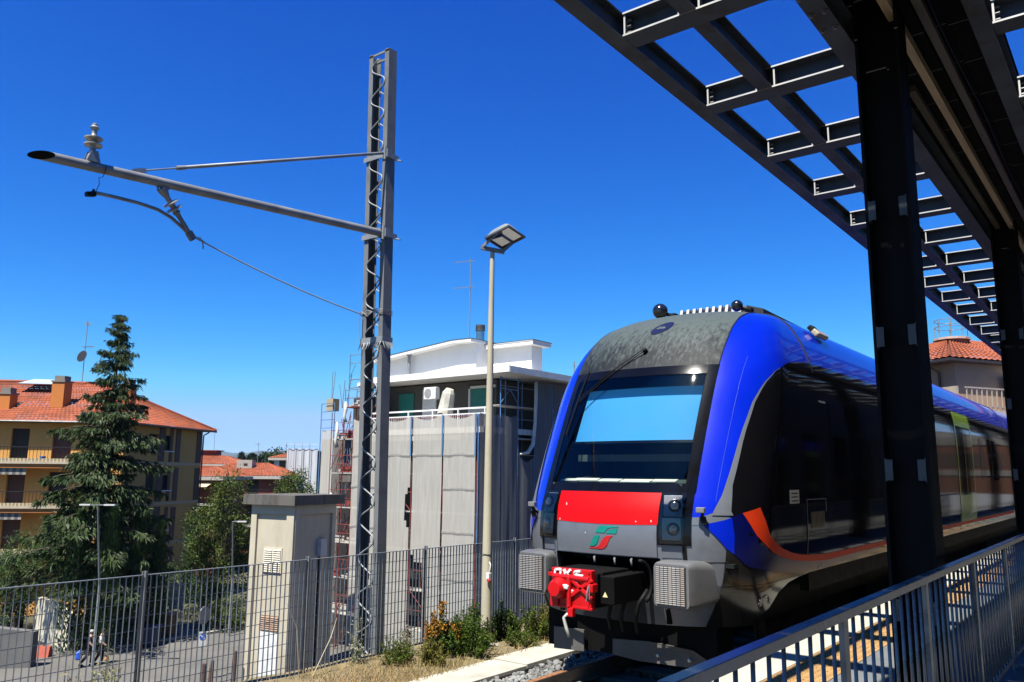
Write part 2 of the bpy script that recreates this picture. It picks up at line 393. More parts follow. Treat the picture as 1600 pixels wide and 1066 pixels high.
# oblique cut tube tip
bo=MB(); n=20; e2=V((0,0,1)); e1=bd.cross(e2).normalized(); e2=e1.cross(bd); k=len(bo.v); R=.052
for t in (0,1):
    for j in range(n):
        q=2*math.pi*j/n; c=B0+bd*(L if t else 0)+(e1*math.cos(q)+e2*math.sin(q))*R
        if t: c=c-bd*(.11*(1+.3*math.sin(q)+.95*math.cos(q)*(1 if e1.x>0 else -1)))
        bo.v.append(tuple(c))
for j in range(n): bo.f.append((j,(j+1)%n,n+(j+1)%n,n+j))
bo.f.append(tuple(range(n))[::-1])
boom=bo.build('boom',boomm,mast,smooth=False,auto=35)
capm=MB(); capm.v=[tuple(V(bo.v[n+j])+bd*.002) for j in range(n)]; capm.f=[tuple(range(n))]
capm.build('tip_void',pm('void_black',(.002,.002,.002),1,0,.1,spec=0),boom)
MB().bar(B0,B0+V((0,.1,0)),.05,.14).build('boom_hinge',galv,boom)
def onboom(y): t=(y-B0.y)/(B1.y-B0.y); return B0+(B1-B0)*t
# stay rod
S1=onboom(4.02)+V((0,0,.06)); S0=V((hx+.01,MY-.06,4.47)); sd=(S1-S0).normalized()
MB().cyl(S0,S0+(S1-S0)*.86,.021,10).build('stay_tube',boomm,mast,smooth=True)
st=MB(); st.cyl(S0+(S1-S0)*.85,S1,.009,8); st.bar(S1-sd*.12,S1+sd*.03,.02,.05); st.cyl(S0+(S1-S0)*.84,S0+(S1-S0)*.87,.026,8); st.build('stay_turnbuckle',galv,mast)
ins=pm('insulator_ceramic',(.36,.34,.29),.25,0,.08,8,coat=.4,stain=(.35,.31,.26),sscale=9,samt=.4)
def insulator(base,ax,parent,l=.36):
    ax=V(ax).normalized(); base=V(base)
    b=MB(); b.lathe(base,ax,[(0,.055),(.05,.05),(.11,.03),(.16,.028)],14); b.lathe(base+ax*(l-.07),ax,[(0,.026),(.05,.026),(.06,.04),(.075,.045),(.095,.03),(.11,.032),(.12,.02)],10)
    b.build('end_fitting',galv,parent,auto=40)
    prof=[(.15,.03)]
    for h in (.17,.24): prof+=[(h,.032),(h+.008,.088),(h+.022,.09),(h+.035,.036)]
    prof+=[(.30,.026)]
    MB().lathe(base,ax,prof,18).build('insulator',ins,parent,auto=50)
pb=onboom(3.57)
insulator(pb+V((0,0,.045)),(0,0,1),boom,.37)
g=MB(); 
for dx in (-.05,.05): g.prism([pb+V((dx-.004,-.07,.04)),pb+V((dx-.004,.07,.04)),pb+V((dx-.004,.035,.16)),pb+V((dx-.004,-.03,.16))],(.008,0,0))
g.build('insulator_foot',galv,boom)
# registration insulator hanging diagonally
pr=onboom(4.30)+V((0,0,-.04)); pe=V((-8.35,4.73,2.63))
g=MB(); g.tube([pr+V((0,-.03,.0)),pr+V((0,-.02,-.06)),pr+V((0,.05,-.10)),pr+V((0,.09,-.02))],.012,8); g.bar(pr+V((0,-.06,.0)),pr+V((0,.10,-.01)),.05,.02); g.build('hanger_clevis',galv,boom,smooth=False)
dirr=(pe-pr).normalized()
insulator(pr+dirr*.03,dirr,boom,.30)
MB().tube([pr+dirr*.30,pe],.026,12).build('insulator_tail',boomm,boom,auto=40)
g=MB(); g.bar(pe-dirr*.05,pe+dirr*.05,.05,.07); g.build('arm_joint',galv_dark,boom)
pts=[pe+V((0,-.0,-.0)),pe+V((0,-.12,.10)),pe+V((0,-.28,.19)),pe+V((0,-.5,.235)),pe+V((0,-.8,.23)),pe+V((0,-1.05,.19))]
# steady arm: curved tube ending near the wire
sa=[V((-8.35,4.73,2.62)),V((-8.35,4.62,2.70)),V((-8.35,4.48,2.78)),V((-8.35,4.32,2.83)),V((-8.35,4.1,2.845)),V((-8.35,3.85,2.84)),V((-8.35,3.64,2.83))]
MB().tube(sa,.019,10).build('steady_arm',boomm,boom,smooth=True)
g=MB(); g.obox((-8.35,3.60,2.80),(.03,0,0),(0,.045,.01),(0,-.004,.022)); g.cyl((-8.35,3.63,2.86),(-8.35,3.60,2.79),.012); g.build('contact_clip',black,boom)
hw=pm('old_cord',(.05,.05,.07),.8)
p=onboom(3.69); MB().tube([p+V((.054,0,.02)),p+V((.056,0,-.04)),p+V((.01,0,-.09)),V((-8.35,3.665,3.0)),V((-8.355,3.68,2.93)),V((-8.35,3.65,2.85))],.004,5).build('tie_cord',hw,boom)
cord=pm('stay_wire',(.33,.33,.31),.6,.3)
wa=[]
pA=pe+V((0,.02,0)); pB=V((mx(MX,2.2)+.02,7.46,2.19))
for i in range(17):
    t=i/16; q=pA.lerp(pB,t); q.z-=.10*4*t*(1-t)*.5; wa.append(q)
MB().tube(wa,.009,5).build('tether_wire',cord,mast)
g=MB()
for k in range(3): g.tube([pA+V((0,.03+k*.03,.01)),pA+V((.01,.05+k*.03,-.02)),pA+V((0,.09+k*.03,-.03))],.007,5)
g.tube([pA+V((0,.12,-.02)),pA+V((0,.14,-.09)),pA+V((.01,.13,-.12))],.008,5)
for k in range(4):
    z=2.16+k*.02; g.tube([(mx(MX,z)-.006,7.47,z),(mx(MX,z)-.01,7.49,z+.02),(mx(MX,z)+.12,7.482,z+.08-.05*k),(mx(MX,z)+.3,7.485,z+.02),(mx(MX+.42,z)+.008,7.488,z),(mx(MX+.42,z)+.012,7.67,z-.005)],.006,5)
g.tube([(mx(MX,2.15)-.01,7.45,2.15),(mx(MX,2.0)-.012,7.46,2.0),(mx(MX,1.86)-.01,7.47,1.86)],.005,5)
g.build('wire_knot',cord,mast)

# ------------------------------------------------------------------ floodlight pole
PX,PY=-7.42,8.93
pole=thing('floodlight_pole','cream tapered concrete pole carrying a tilted grey floodlight','lamp post',(PX,PY,-2.32))
polem=pm('cream_pole',(.50,.46,.33),.85,0,.12,3,.15,60,stain=(.33,.29,.20),sscale=4,samt=.45,stretch=(1,1,.25))
MB().tube([(PX,PY,-2.4),(PX+.008,PY,0),(PX+.018,PY,2.3),(PX+.028,PY,3.22)],[.076,.058,.040,.032],20).build('shaft',polem,pole,auto=40)
MB().tube([(PX-.002,PY,-2.34),(PX,PY,-2.30),(PX,PY,-2.27)],[.22,.20,.09],10).build('footing',concrete,pole)
T=V((PX+.03,PY,3.22))
g=MB(); g.obox(T+V((0,0,.04)),rt*.175+V((0,0,-.035)),fw.cross(V((0,0,1)))*0+V((-.617,.787,0))*.03,V((0,0,.028))); g.build('cross_bracket',pm('lamp_bracket',(.16,.17,.18),.5,.3),pole)
# lamp head: domed housing seen from its back-left, glass face looking down to the right
ex_=rt*.315+up*.135-fw*.20; ey_=rt*.238-up*.12+fw*.294
ax=ex_.normalized(); ay=ey_.normalized(); az=ax.cross(ay).normalized(); az=az if az.z>0 else -az
hc=T+rt*.186+up*.225-fw*.05
def hp(u,v):
    a=(u-.5)*2; b=(v-.5)*2
    h=.13*(1-abs(a)**5)*(1-.3*(b+.3)**2)*(1-abs(b)**6)
    return hc+ax*(a*.215)+ay*(b*.20)+az*(h)
head=MB().grid(hp,20,14).build('lamp_housing',pm('lamp_housing_paint',(.20,.235,.23),.5,.0,.1),pole,smooth=True)
g=MB(); 
for sgn in (-1,1):
    g.obox(hc+ay*(sgn*.195)-az*.012,ax*.222,ay*.012,az*.016); g.obox(hc+ax*(sgn*.210)-az*.012,ax*.012,ay*.185,az*.016)
g.build('lamp_frame',pm('lamp_frame_dark',(.04,.042,.045),.45),pole)
g=MB(); g.grid(lambda u,v: hc+ax*((u-.5)*.40)+ay*((v-.5)*.36)+az*(.07*(1-((u-.5)*2)**2)*(1-((v-.5)*2)**2)+.01),12,10); g.build('reflector',pm('lamp_reflector',(.55,.55,.5),.3,.7),pole,smooth=True)
MB().quad(hc-ax*.2-ay*.185-az*.008,hc+ax*.2-ay*.185-az*.008,hc+ax*.2+ay*.185-az*.008,hc-ax*.2+ay*.185-az*.008).build('lamp_glass',glassmat('lamp_glass',(.55,.56,.54)),pole)
MB().lathe(hc+az*.02,-az,[(0,.03),(.02,.03),(.03,.015)],10).build('bulb',pm('bulb',(.2,.2,.25),.2),pole)
g=MB()
for sgn in (-1,1):
    p0=T+rt*(.155*sgn)+V((0,0,.05-.03*sgn)); MB().bar(p0,hc+(ax*.0+ay*.19*sgn)-az*.01,.02,.045).build('yoke_arm',galv,pole)
wp=pm('white_plastic',(.75,.74,.7),.4)
zc=-1.42
MB().tube([(PX+.07,PY-.03,zc+.22),(PX+.10,PY-.04,zc+.19),(PX+.10,PY-.05,zc+.12),(PX+.08,PY-.06,zc+.06)],.008,6).build('socket_cable',wp,pole,smooth=True)
g=MB(); g.box(PX+.06,PX+.115,PY-.09,PY-.03,zc-.03,zc+.08); g.build('socket_box',wp,pole,bevel=.008)
MB().cyl((PX+.09,PY-.08,zc-.01),(PX+.14,PY-.10,zc-.03),.022).build('plug',pm('red_plastic',(.45,.02,.02),.4),pole)
g=MB(); g.tube([(PX+.075*math.cos(t),PY+.075*math.sin(t),-1.10+.004*math.sin(3*t)) for t in np.linspace(0,6.28,17)],.004,5); g.build('strap',black,pole)

# ------------------------------------------------------------------ canopy (open steel grid, sheeted in the middle)
can=thing('platform_canopy','unfinished steel platform canopy of open grid beams on dark columns','canopy',(-1.51,7.0,-1.6))
edgez=pm('sunlit_zinc_edge',(.62,.62,.60),.5,.2,.1,6)  # zinc edges coloured paler than the webs to carry the sunlit lines
beamm=pm('canopy_steel',(.085,.098,.120),.65,.0,.3,2.2,.05,40,spec=.12,stain=(.06,.05,.035),sscale=3,samt=.7)
Y0,Y1=-3.5,76
def long_beam(name,xa,xb,z0=3.2,h=.2,y0=Y0,y1=Y1):
    MB().ibeam(((xa+xb)/2,y0,z0+h/2),((xa+xb)/2,y1,z0+h/2),xb-xa,h,.012,.008).build(name,beamm,can)
long_beam('edge_beam',-2.94,-2.81); long_beam('purlin',-2.335,-2.215,3.204,.19)
long_beam('main_beam',-1.63,-1.477,3.196,.24); long_beam('main_beam',-.74,-.62,3.196,.24)
long_beam('purlin',.02,.14,3.204,.19); long_beam('edge_beam',.62,.75)
boltm=pm('bolt_zinc',(.2,.2,.2),.4,.5)
ys=[4.96+1.44*k for k in range(-5,49)]
cb={}
for (xa,xb) in ((-2.80,-1.635),(-.615,.615)):
    q=MB().ibeam((xa,0,3.295),(xb,0,3.295),.20,.19,.014,.008); me=q.mesh('cross_beam',beamm); me.materials.append(edgez); cb[xa]=me
    for pl in me.polygons:
        if abs(pl.normal.y)>.9 and abs(pl.center.y)>.05: pl.material_index=1      # flange edges painted pale for their sunlit lines
ep=MB().box(-.007,.007,-.09,.09,3.216,3.374)
plate=ep.mesh('end_plate',beamm); plate.materials.append(edgez)
for pl in plate.polygons:
    if abs(pl.normal.y)>.9: pl.material_index=1
bolt1=MB().cyl((0,0,0),(.03,0,0),.013,6).mesh('bolt',boltm)
for y in ys:
    for xa in cb:
        o=place(cb[xa],'cross_beam',can,(0,y,0))
        if 2<y<22:
            xe=-2.79 if xa<-2 else -.605
            place(plate,'end_plate',o,(xe,y,0))
            if y<11:
                for z in (3.24,3.29,3.34):
                    for dy in (-.05,.05): place(bolt1,'bolt',o,(xe+.007,y+dy,z))
# stiffener web cleats where purlin meets cross beam
sheet=pm('dark_roof_sheet',(.006,.006,.007),.8,.0,.2,3,spec=.05)
yy=Y0
while yy<Y1:
    b=MB(); w_=.715
    for i in range(6):
        x0=-1.60+i*.165; b.box(x0,x0+.165,yy,yy+w_,3.445+.02*(i%2),3.452+.02*(i%2)); b.box(x0-.003,x0+.003,yy,yy+w_,3.445,3.472)
    b.build('roof_sheet',sheet,can); yy+=.722
wood=pm('scaffold_plank',(.55,.42,.25),.8,0,.2,3,.2,40,stretch=(8,.5,8))
woodg=pm('weathered_batten',(.12,.105,.085),.85,0,.3,3,.2,40,stretch=(8,.5,8),stain=(.09,.08,.07),sscale=3,samt=.8)
MB().box(-1.255,-1.195,5.2,15,3.36,3.444).build('plank',wood,can)
for x,ya,yb in ((-1.04,4,20),(-1.39,7.5,20),(-1.22,15.2,26)):
    MB().box(x-.03,x+.03,ya,yb,3.385,3.444).build('batten',woodg,can)
colm=pm('column_steel',(.006,.0065,.008),.6,.0,.2,3,spec=.1,stain=(.01,.01,.01),sscale=4,samt=.5)
colbr=pm('bracket_zinc',(.07,.085,.10),.5,.2,.2,8)
for yc in [6.0+6.45*k for k in range(11)]:
    b=MB(); xl,xr=-1.475,-1.175
    b.box(xl,xl+.022,yc,yc+.27,-1.6,4.1); b.box(xr-.022,xr,yc,yc+.27,-1.6,4.1); b.box(xl+.022,xr-.022,yc+.128,yc+.142,-1.6,4.1)
    b.box(xl-.1,xr+.02,yc-.1,yc+.37,-1.6,-1.58)
    c=b.build('column',colm,can)
    for z in (1.89,.97,.05,-.87):
        for x,s in ((xl+.022,1),(xr-.022,-1)):
            q=MB(); q.box(min(x,x+s*.05),max(x,x+s*.05),yc-.006,yc,z-.07,z+.07); q.box(min(x,x+s*.006),max(x,x+s*.006),yc,yc+.06,z-.08,z+.08)
            for dz in (-.055,.055): q.cyl((x+s*.028,yc-.012,z+dz),(x+s*.028,yc,z+dz),.009,6)
            q.build('bracket',colbr,c)

# bolt rings under the main beam by the near column, a cable run and a weld plate
rb1=MB().lathe((0,0,0),(0,0,-1),[(0,.022),(.008,.022),(.009,.014),(.024,.014),(.026,.010)],10).mesh('flange_bolt',boltm)
for y in (4.9,5.15,5.4,5.65): 
    for x in (-1.60,-1.51): place(rb1,'flange_bolt',can,(x,y,3.195))
for x,z in ((-.96,3.40),(-1.42,3.41)):
    pts=[(x+.01*math.sin(y*1.7),y,z-.018*abs(math.sin(y*1.1))) for y in np.linspace(-3,40,90)]
    MB().tube(pts,.009,5).build('cable_run',black,can)
for y in ys:
    if 2<y<20:
        for x in (-2.34,-2.21): place(plate,'end_plate',can,(x+(-.012 if x<-2.3 else .012),y,0))

# ------------------------------------------------------------------ railing
rail=thing('platform_railing','grey steel railing of close upright balusters beside the canopy columns','railing',(-1.095,5,-1.6))
railp=pm('railing_steel',(.26,.265,.26),.28,.3,.2,5,stain=(.09,.085,.075),sscale=9,samt=.5)
MB().box(-1.12,-1.07,2.08,32,-.59,-.55).build('handrail',railp,rail,bevel=.003)
MB().box(-1.11,-1.08,2.10,32,-1.52,-1.49).build('bottom_rail',railp,rail)
bal=MB().cyl((0,0,-1.50),(0,0,-.588),.0085,8).mesh('baluster',railp,True)
pst=MB().box(-.012,.012,-.03,.03,-1.6,-.588).mesh('post',railp)
k=0
for k in range(200):
    y=2.12+.1413*k
    if (k-11)%11==0: place(pst,'post',rail,(-1.095,y,0))
    else: place(bal,'baluster',rail,(-1.095,y,0))

# ------------------------------------------------------------------ unseen dark building, added to darken the train side's reflections and block sky fill
sta=thing('unseen_dark_block','low dark unseen building added to darken the black train side reflections','building',(5,30,-1.6))
stw=pm('unseen_block_wall',(.035,.03,.027),.8,0,.2,1)
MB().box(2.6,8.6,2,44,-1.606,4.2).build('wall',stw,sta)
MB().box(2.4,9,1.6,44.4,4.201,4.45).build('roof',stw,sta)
for i in range(12): MB().box(2.56,2.595,4+i*3.3,5.6+i*3.3,-1.0,1.6).build('window',pm('unseen_block_glass',(.004,.004,.005),.05),sta)
# ------------------------------------------------------------------ train
C=-4.72; LD=1.0; NE=2.2
WP=[(-1.6,1.33),(-1.0,1.435),(-.6,1.465),(0.3,1.47),(0.9,1.46),(1.2,1.435),(1.5,1.365),(1.8,1.235),(2.0,1.08),(2.13,.88),(2.22,.65),(2.285,.37),(2.31,0.0)]
YP=[(-1.6,7.78),(-1.0,7.62),(-.65,7.59),(-.4,7.62),(-.14,7.72),(.2,7.87),(.6,8.06),(1.0,8.26),(1.2,8.37),(1.4,8.5),(1.6,8.65),(1.75,8.80),(1.88,8.99),(1.98,9.22),(2.07,9.54),(2.14,9.95),(2.22,10.8),(2.31,12.6)]
def herm(P):
    x=[p[0] for p in P];y=[p[1] for p in P]; n=len(x)
    d=[(y[i+1]-y[i])/(x[i+1]-x[i]) for i in range(n-1)]; mm=[0]*n; mm[0]=d[0];mm[-1]=d[-1]
    for i in range(1,n-1): mm[i]=0 if d[i-1]*d[i]<=0 else 2*d[i-1]*d[i]/(d[i-1]+d[i])
    def f(t):
        t=min(max(t,x[0]),x[-1]); i=0
        while i<n-2 and t>x[i+1]: i+=1
        h=x[i+1]-x[i];s=(t-x[i])/h
        return (2*s**3-3*s*s+1)*y[i]+(s**3-2*s*s+s)*h*mm[i]+(-2*s**3+3*s*s)*y[i+1]+(s**3-s*s)*h*mm[i+1]
    return f
TW=herm(WP);TY=herm(YP)
def lin(P):
    xs=[p[0] for p in P]; ysl=[p[1] for p in P]
    return lambda t: float(np.interp(t,xs,ysl))
def gx(xr,z):
    q=min(1,abs(xr)/TW(z))**(NE/2); g=math.asin(min(1,q))/(math.pi/2); return math.copysign(g,xr)
def gy(Y,z):
    t=(Y-TY(z))/LD
    if t>=1: return 1+(t-1)*LD
    t=max(0,t); return math.acos(min(1,max(0,(1-t))**(NE/2)))/(math.pi/2)
def sp0(g,z):
    s=1 if g>=0 else -1; a=abs(g); w_=TW(z); y0=TY(z)
    if a>=1: return V((C+s*w_,y0+LD+(a-1),z))
    th=a*math.pi/2
    return V((C+s*w_*math.sin(th)**(2/NE), y0+LD*(1-math.cos(th)**(2/NE)), z))
def snorm(g,z):
    e=.01; a=sp0(g+e,z)-sp0(g-e,z); b=sp0(g,min(z+e,2.3))-sp0(g,z-e); n_=a.cross(b)
    if n_.length<1e-9: return V((0,0,1))
    return n_.normalized()
def sp(g,z,off=0.):
    p=sp0(g,z)
    return p+snorm(g,z)*off if off else p
def patch(name,mat,parent,z0,z1,nz,ga,gb,nu,off=.004,zl=None,smooth=True,thick=0):
    """patch over z levels between g limits ga(z), gb(z)"""
    zs=zl if zl else [z0+(z1-z0)*i/nz for i in range(nz+1)]
    b=MB(); k=len(zs)
    for z in zs:
        a_,b_=ga(z),gb(z)
        for i in range(nu+1): b.v.append(tuple(sp(a_+(b_-a_)*i/nu,z,off)))
    for j in range(k-1):
        for i in range(nu):
            q=j*(nu+1)+i; b.f.append((q,q+1,q+nu+2,q+nu+1))
    return b.build(name,mat,parent,smooth=smooth)
K=lambda c: (lambda z: c)
train=thing('regional_train','blue and silver diesel train with red front panel and black side','train',(C,7.6,-2.19))
silver=pm('silver_paint',(.23,.25,.285),.38,.5,.07,3,coat=.0,spec=.3,stain=(.09,.09,.09),sscale=3,samt=.35)
blue=pm('blue_paint',(.0005,.016,.50),.25,.0,.05,2,coat=.45,spec=.35)
navy=pm('shaded_blue_paint',(.002,.004,.07),.25,0,.05,2,coat=.0,spec=.25)  # the blue paint darkened, for the sweep's shaded side
gblack=pm('gloss_black_paint',(.004,.004,.005),.06,0,.1,2,coat=.0,spec=.28,bump=.02,bscale=2.5,stretch=(1,2.2,.5))
sblack=pm('satin_black',(.004,.004,.0045),.12,0,.2,6,coat=.0,spec=.3)
black2=pm('matt_black',(.004,.004,.004),.7,0,.2,6,spec=.1)
redp=pm('red_paint',(.66,.002,.004),.45,0,.04,2,coat=.05,spec=.12)
stripe=pm('orange_red_stripe',(.62,.04,.008),.45,0,.05,2,coat=.0,spec=.1)
# grey roof nose panel with baked-on dirt
greyp=pm('grey_nose_panel',(.30,.35,.34),.6,.0,.14,5,spec=.2,stain=(.03,.032,.033),sscale=5.5,samt=.85)
n=greyp.node_tree; L=n.links
tc=[q for q in n.nodes if q.type=='TEX_COORD'][0]; prb=n.nodes['Principled BSDF']
sx=n.nodes.new('ShaderNodeSeparateXYZ'); L.new(tc.outputs['Object'],sx.inputs[0])
zr=n.nodes.new('ShaderNodeMapRange'); zr.inputs['From Min'].default_value=1.24; zr.inputs['From Max'].default_value=1.9; zr.inputs['To Min'].default_value=.24; zr.inputs['To Max'].default_value=-.06
L.new(sx.outputs['Z'],zr.inputs['Value'])
nzq=n.nodes.new('ShaderNodeTexNoise'); nzq.inputs['Scale'].default_value=17; nzq.inputs['Detail'].default_value=12; nzq.inputs['Roughness'].default_value=.72; mpq=n.nodes.new('ShaderNodeMapping'); mpq.inputs['Scale'].default_value=(1.5,.55,.55); L.new(tc.outputs['Object'],mpq.inputs[0]); L.new(mpq.outputs[0],nzq.inputs['Vector'])
ad=n.nodes.new('ShaderNodeMath'); ad.operation='ADD'; L.new(nzq.outputs['Fac'],ad.inputs[0]); L.new(zr.outputs[0],ad.inputs[1])
rm=n.nodes.new('ShaderNodeMapRange'); rm.inputs['From Min'].default_value=.49; rm.inputs['From Max'].default_value=.70; L.new(ad.outputs[0],rm.inputs['Value'])
mxx=n.nodes.new('ShaderNodeMix'); mxx.data_type='RGBA'; L.new(rm.outputs[0],mxx.inputs['Factor']); mxx.inputs['A'].default_value=(.046,.060,.059,1); mxx.inputs['B'].default_value=(.006,.008,.010,1)
L.new(mxx.outputs['Result'],prb.inputs['Base Color'])

TEND=58
gend=lambda z: gy(TEND,z)
# g sample list for shells: dense round the nose, then long
def gl(z):
    a=[i/26 for i in range(27)]; a+=[gy(y,z) if y-TY(z)>LD else 1.0001*(1+i*.001) for i,y in enumerate((10.35,13.5,17,21,27.4,27.6,34,42,50,TEND))]
    a=sorted(a); return [-x for x in a[:0:-1]]+a
def shell(name,mat,zs,hole=None):
    b=MB(); nr=None
    for z in zs:
        row=gl(max(min(z,2.305),-1.6)); nr=len(row)
        for g in row: b.v.append(tuple(sp0(g,z)))
    for j in range(len(zs)-1):
        for i in range(nr-1):
            q=j*nr+i; cs=[V(b.v[t]) for t in (q,q+1,q+nr+1,q+nr)]; c=sum(cs,V())/4
            if hole and hole(c.x-C,c.y,c.z): continue
            b.f.append((q,q+1,q+nr+1,q+nr))
    return b.build(name,mat,train,smooth=True)
def hole(x,y,z):
    if y>9: return False
    return (abs(x)<.90 and -.14<z<1.20) or (abs(x)<.62 and z<-.84)
zl1=[-1.10,-1.0,-.9,-.84,-.7,-.6,-.5,-.42]
zl2=[-.42,-.3,-.2,-.14]+[-.14+.067*i for i in range(1,21)]+[1.25,1.32,1.4,1.48,1.56,1.64,1.72,1.79,1.85,1.91,1.96,2.0,2.04,2.08,2.11,2.14,2.17,2.2,2.225,2.25,2.27,2.285,2.297,2.305,2.31]
lower=shell('lower_body',silver,zl1,hole)
upper=shell('upper_body',blue,zl2,hole)
# nose skirt below z -1.1 (both sides), cut away behind for the bogie
yend=lin([(-1.52,8.40),(-1.45,8.48),(-1.37,8.68),(-1.23,8.9),(-1.15,9.18),(-1.12,9.5),(-1.10,9.95)])
for s in (1,-1):
    patch('nose_skirt',silver,train,-1.52,-1.10,14,lambda z: s*gx(.62,z),lambda z: s*gy(yend(z),z),24,0)
    side=pm('side_sill',(.05,.05,.05),.4,0,.2)
    b=MB(); b.box(*( (C+1.30,C+1.405) if s>0 else (C-1.405,C-1.30)),9.9,TEND,-1.32,-1.11); b.build('side_sill',black2,train)
# silver over the lower blue edge: front wedge + rising band
zs=[-.42+.01*i for i in range(0,1)]
for s in (1,-1):
    # silver wedge from the pillar foot up to the side band
    bt=lin([(.86,-.455),(.95,-.440),(1.08,-.395),(1.2,-.34),(1.30,-.31)])   # top edge of silver at lateral x
    b=MB(); n_=16
    for i in range(n_+1):
        xr=.86+(1.255-.86)*i/n_
        for zz in (-.50,bt(xr)): b.v.append(tuple(sp(s*gx(xr,zz),zz,.004)))
    for i in range(n_): b.f.append((2*i,2*i+2,2*i+3,2*i+1))
    b.build('silver_band',silver,train,smooth=True)
seam=pm('panel_seam',(.01,.01,.02),.6)
# front panels -----------------------------------------------------
def xpatch(name,mat,x0,x1,z0,z1,off,nu=16,nz=8,parent=train,smooth=True):
    f0=x0 if callable(x0) else K(x0); f1=x1 if callable(x1) else K(x1)
    return patch(name,mat,parent,z0,z1,nz,lambda z: gx(f0(z),z),lambda z: gx(f1(z),z),nu,off,smooth=smooth)
xpatch('front_panel',silver,-.62,.62,-.83,-.47,.007)
# red panel with gently sagging lower edge
b=MB(); nu=24
for j in range(9):
    for i in range(nu+1):
        xr=-.628+1.256*i/nu; zlo=-.505-.012*(1-(xr/.6)**2)*1.0+.0; z=zlo+(-.185-zlo)*j/8; b.v.append(tuple(sp(gx(xr*(1+.02*(z+.5)),z),z,.011)))
for j in range(8):
    for i in range(nu):
        q=j*(nu+1)+i; b.f.append((q,q+1,q+nu+2,q+nu+1))
b.build('red_panel',redp,train,smooth=True)
for s in (1,-1):
    lo,hi=(.665,.855); a_,b_=(s*lo,s*hi) if s>0 else (s*hi,s*lo)
    xpatch('corner_panel',silver,a_,b_,-.83,-.715,.006,6,3)
    a_,b_=(.625,.945) if s>0 else (-.945,-.625)
    hl=xpatch('headlight_surround',sblack,a_,b_,-.705,-.175,.010,8,8)
    a_,b_=(.862,.90) if s>0 else (-.90,-.862)
    xpatch('rubber_seam',black,a_,b_,-.86,-.70,.009,3,3)
    refl=pm('lamp_reflector_grey',(.26,.27,.28),.35,.4,.15,8)
    lens=glassmat('lamp_lens',(.75,.77,.78))
    for zc_,r_ in ((-.315,.085),(-.545,.085)):
        xr=s*.765; g0=gx(xr,zc_); nn=snorm(g0,zc_); p=sp0(g0,zc_)+nn*.012
        ex=V((0,0,1)).cross(nn).normalized(); ez=nn.cross(ex)
        bb=MB(); bb.obox(p+nn*.002,ex*.095,ez*.112,nn*.003); bb.build('lamp_bezel',refl,hl,bevel=.01)
        bb=MB(); bb.lathe(p+nn*.003+ex*(s*.018),nn,[(0,r_*.80),(.016,r_*.80),(.018,r_*.70)],20); lp=bb.build('headlight',pm('lamp_bowl',(.06,.065,.07),.25,.4),hl,auto=40)
        bb=MB(); bb.lathe(p+nn*.021+ex*(s*.018),nn,[(0,r_*.72),(.007,r_*.62),(.014,r_*.36),(.017,.004)],20); bb.build('lens',pm('lamp_lens_dark',(.02,.024,.03),.06,0,coat=1.),lp,smooth=True)
for s in (1,-1):
    a_,b_=(.655,.872) if s>0 else (-.872,-.655)
    xpatch('headlight_cover',glassmat('headlight_glass',(.92,.93,.94),.02),a_,b_,-.685,-.20,.045,6,6)
# windscreen
xpatch('windscreen_surround',sblack,-.955,-.85,-.18,1.245,.006,5,22); xpatch('windscreen_surround',sblack,.85,.955,-.18,1.245,.006,5,22)
xpatch('windscreen_surround',sblack,-.86,.86,1.14,1.245,.005,24,4); xpatch('windscreen_surround',sblack,-.86,.86,-.185,-.085,.005,24,4)
xpatch('windscreen',glassmat('windscreen_glass',(.86,.93,.92),.015),-.86,.86,-.10,1.155,.002,24,20)
xpatch('glass_tint_band',glassmat('windscreen_tint',(.10,.16,.20),.02),-.85,.85,1.0,1.145,-.012,20,4)
blind=pm('blue_sun_blind',(.025,.27,.62),.8,0,.05,3)
bl=xpatch('sun_blind',blind,lambda z:-.73-.02*(1-z),.83,.42,1.06,-.10,16,8)
xpatch('blind_rail',sblack,-.78,.85,.395,.425,-.095,12,1,parent=bl)
# cab interior
cabm=pm('cab_dark',(.012,.015,.015),.8,0,.2,spec=.1)
b=MB(); b.box(C-1.25,C+1.25,9.9,9.95,-.9,1.7); b.box(C-1.3,C+1.3,8.0,9.9,-.92,-.88); b.build('cab_bulkhead',cabm,train)
b=MB(); b.prism([(C-1.0,7.86,-.09),(C-1.0,8.6,-.02),(C-1.0,8.75,-.04),(C-1.0,8.75,-.6),(C-1.0,7.9,-.6)],(2.0,0,0)); b.v=[(x if abs(x-C)<.5 else C+.82*(1 if x>C else -1),y,z) for x,y,z in b.v]; b.build('dashboard',pm('dashboard_teal',(.05,.07,.065),.6),train)
paper=pm('paper',(.72,.72,.62),.8)
for (x,y,w_,d_,a_) in ((-.38,7.90,.30,.1,.1),(-.06,7.88,.28,.1,-.06),(.27,7.89,.36,.12,.03),(.58,7.95,.26,.1,.15),(-.66,7.98,.2,.1,.2)):
    MB().obox((C+x,y,-.062+random.uniform(0,.012)),V((math.cos(a_),math.sin(a_),0))*w_/2,V((-math.sin(a_),math.cos(a_),.2))*d_/2,V((0,0,.004))).build('paper_sheet',paper,train)
MB().box(C-.86,C+.86,8.45,8.50,.16,.24).build('cab_rail',pm('cab_green',(.07,.10,.085),.6),train)
b=MB(); b.box(C-.28,C+.26,9.0,9.15,.0,.65); b.box(C-.3,C+.3,8.75,9.1,-.3,-.15); b.build('driver_seat',cabm,train,bevel=.05)
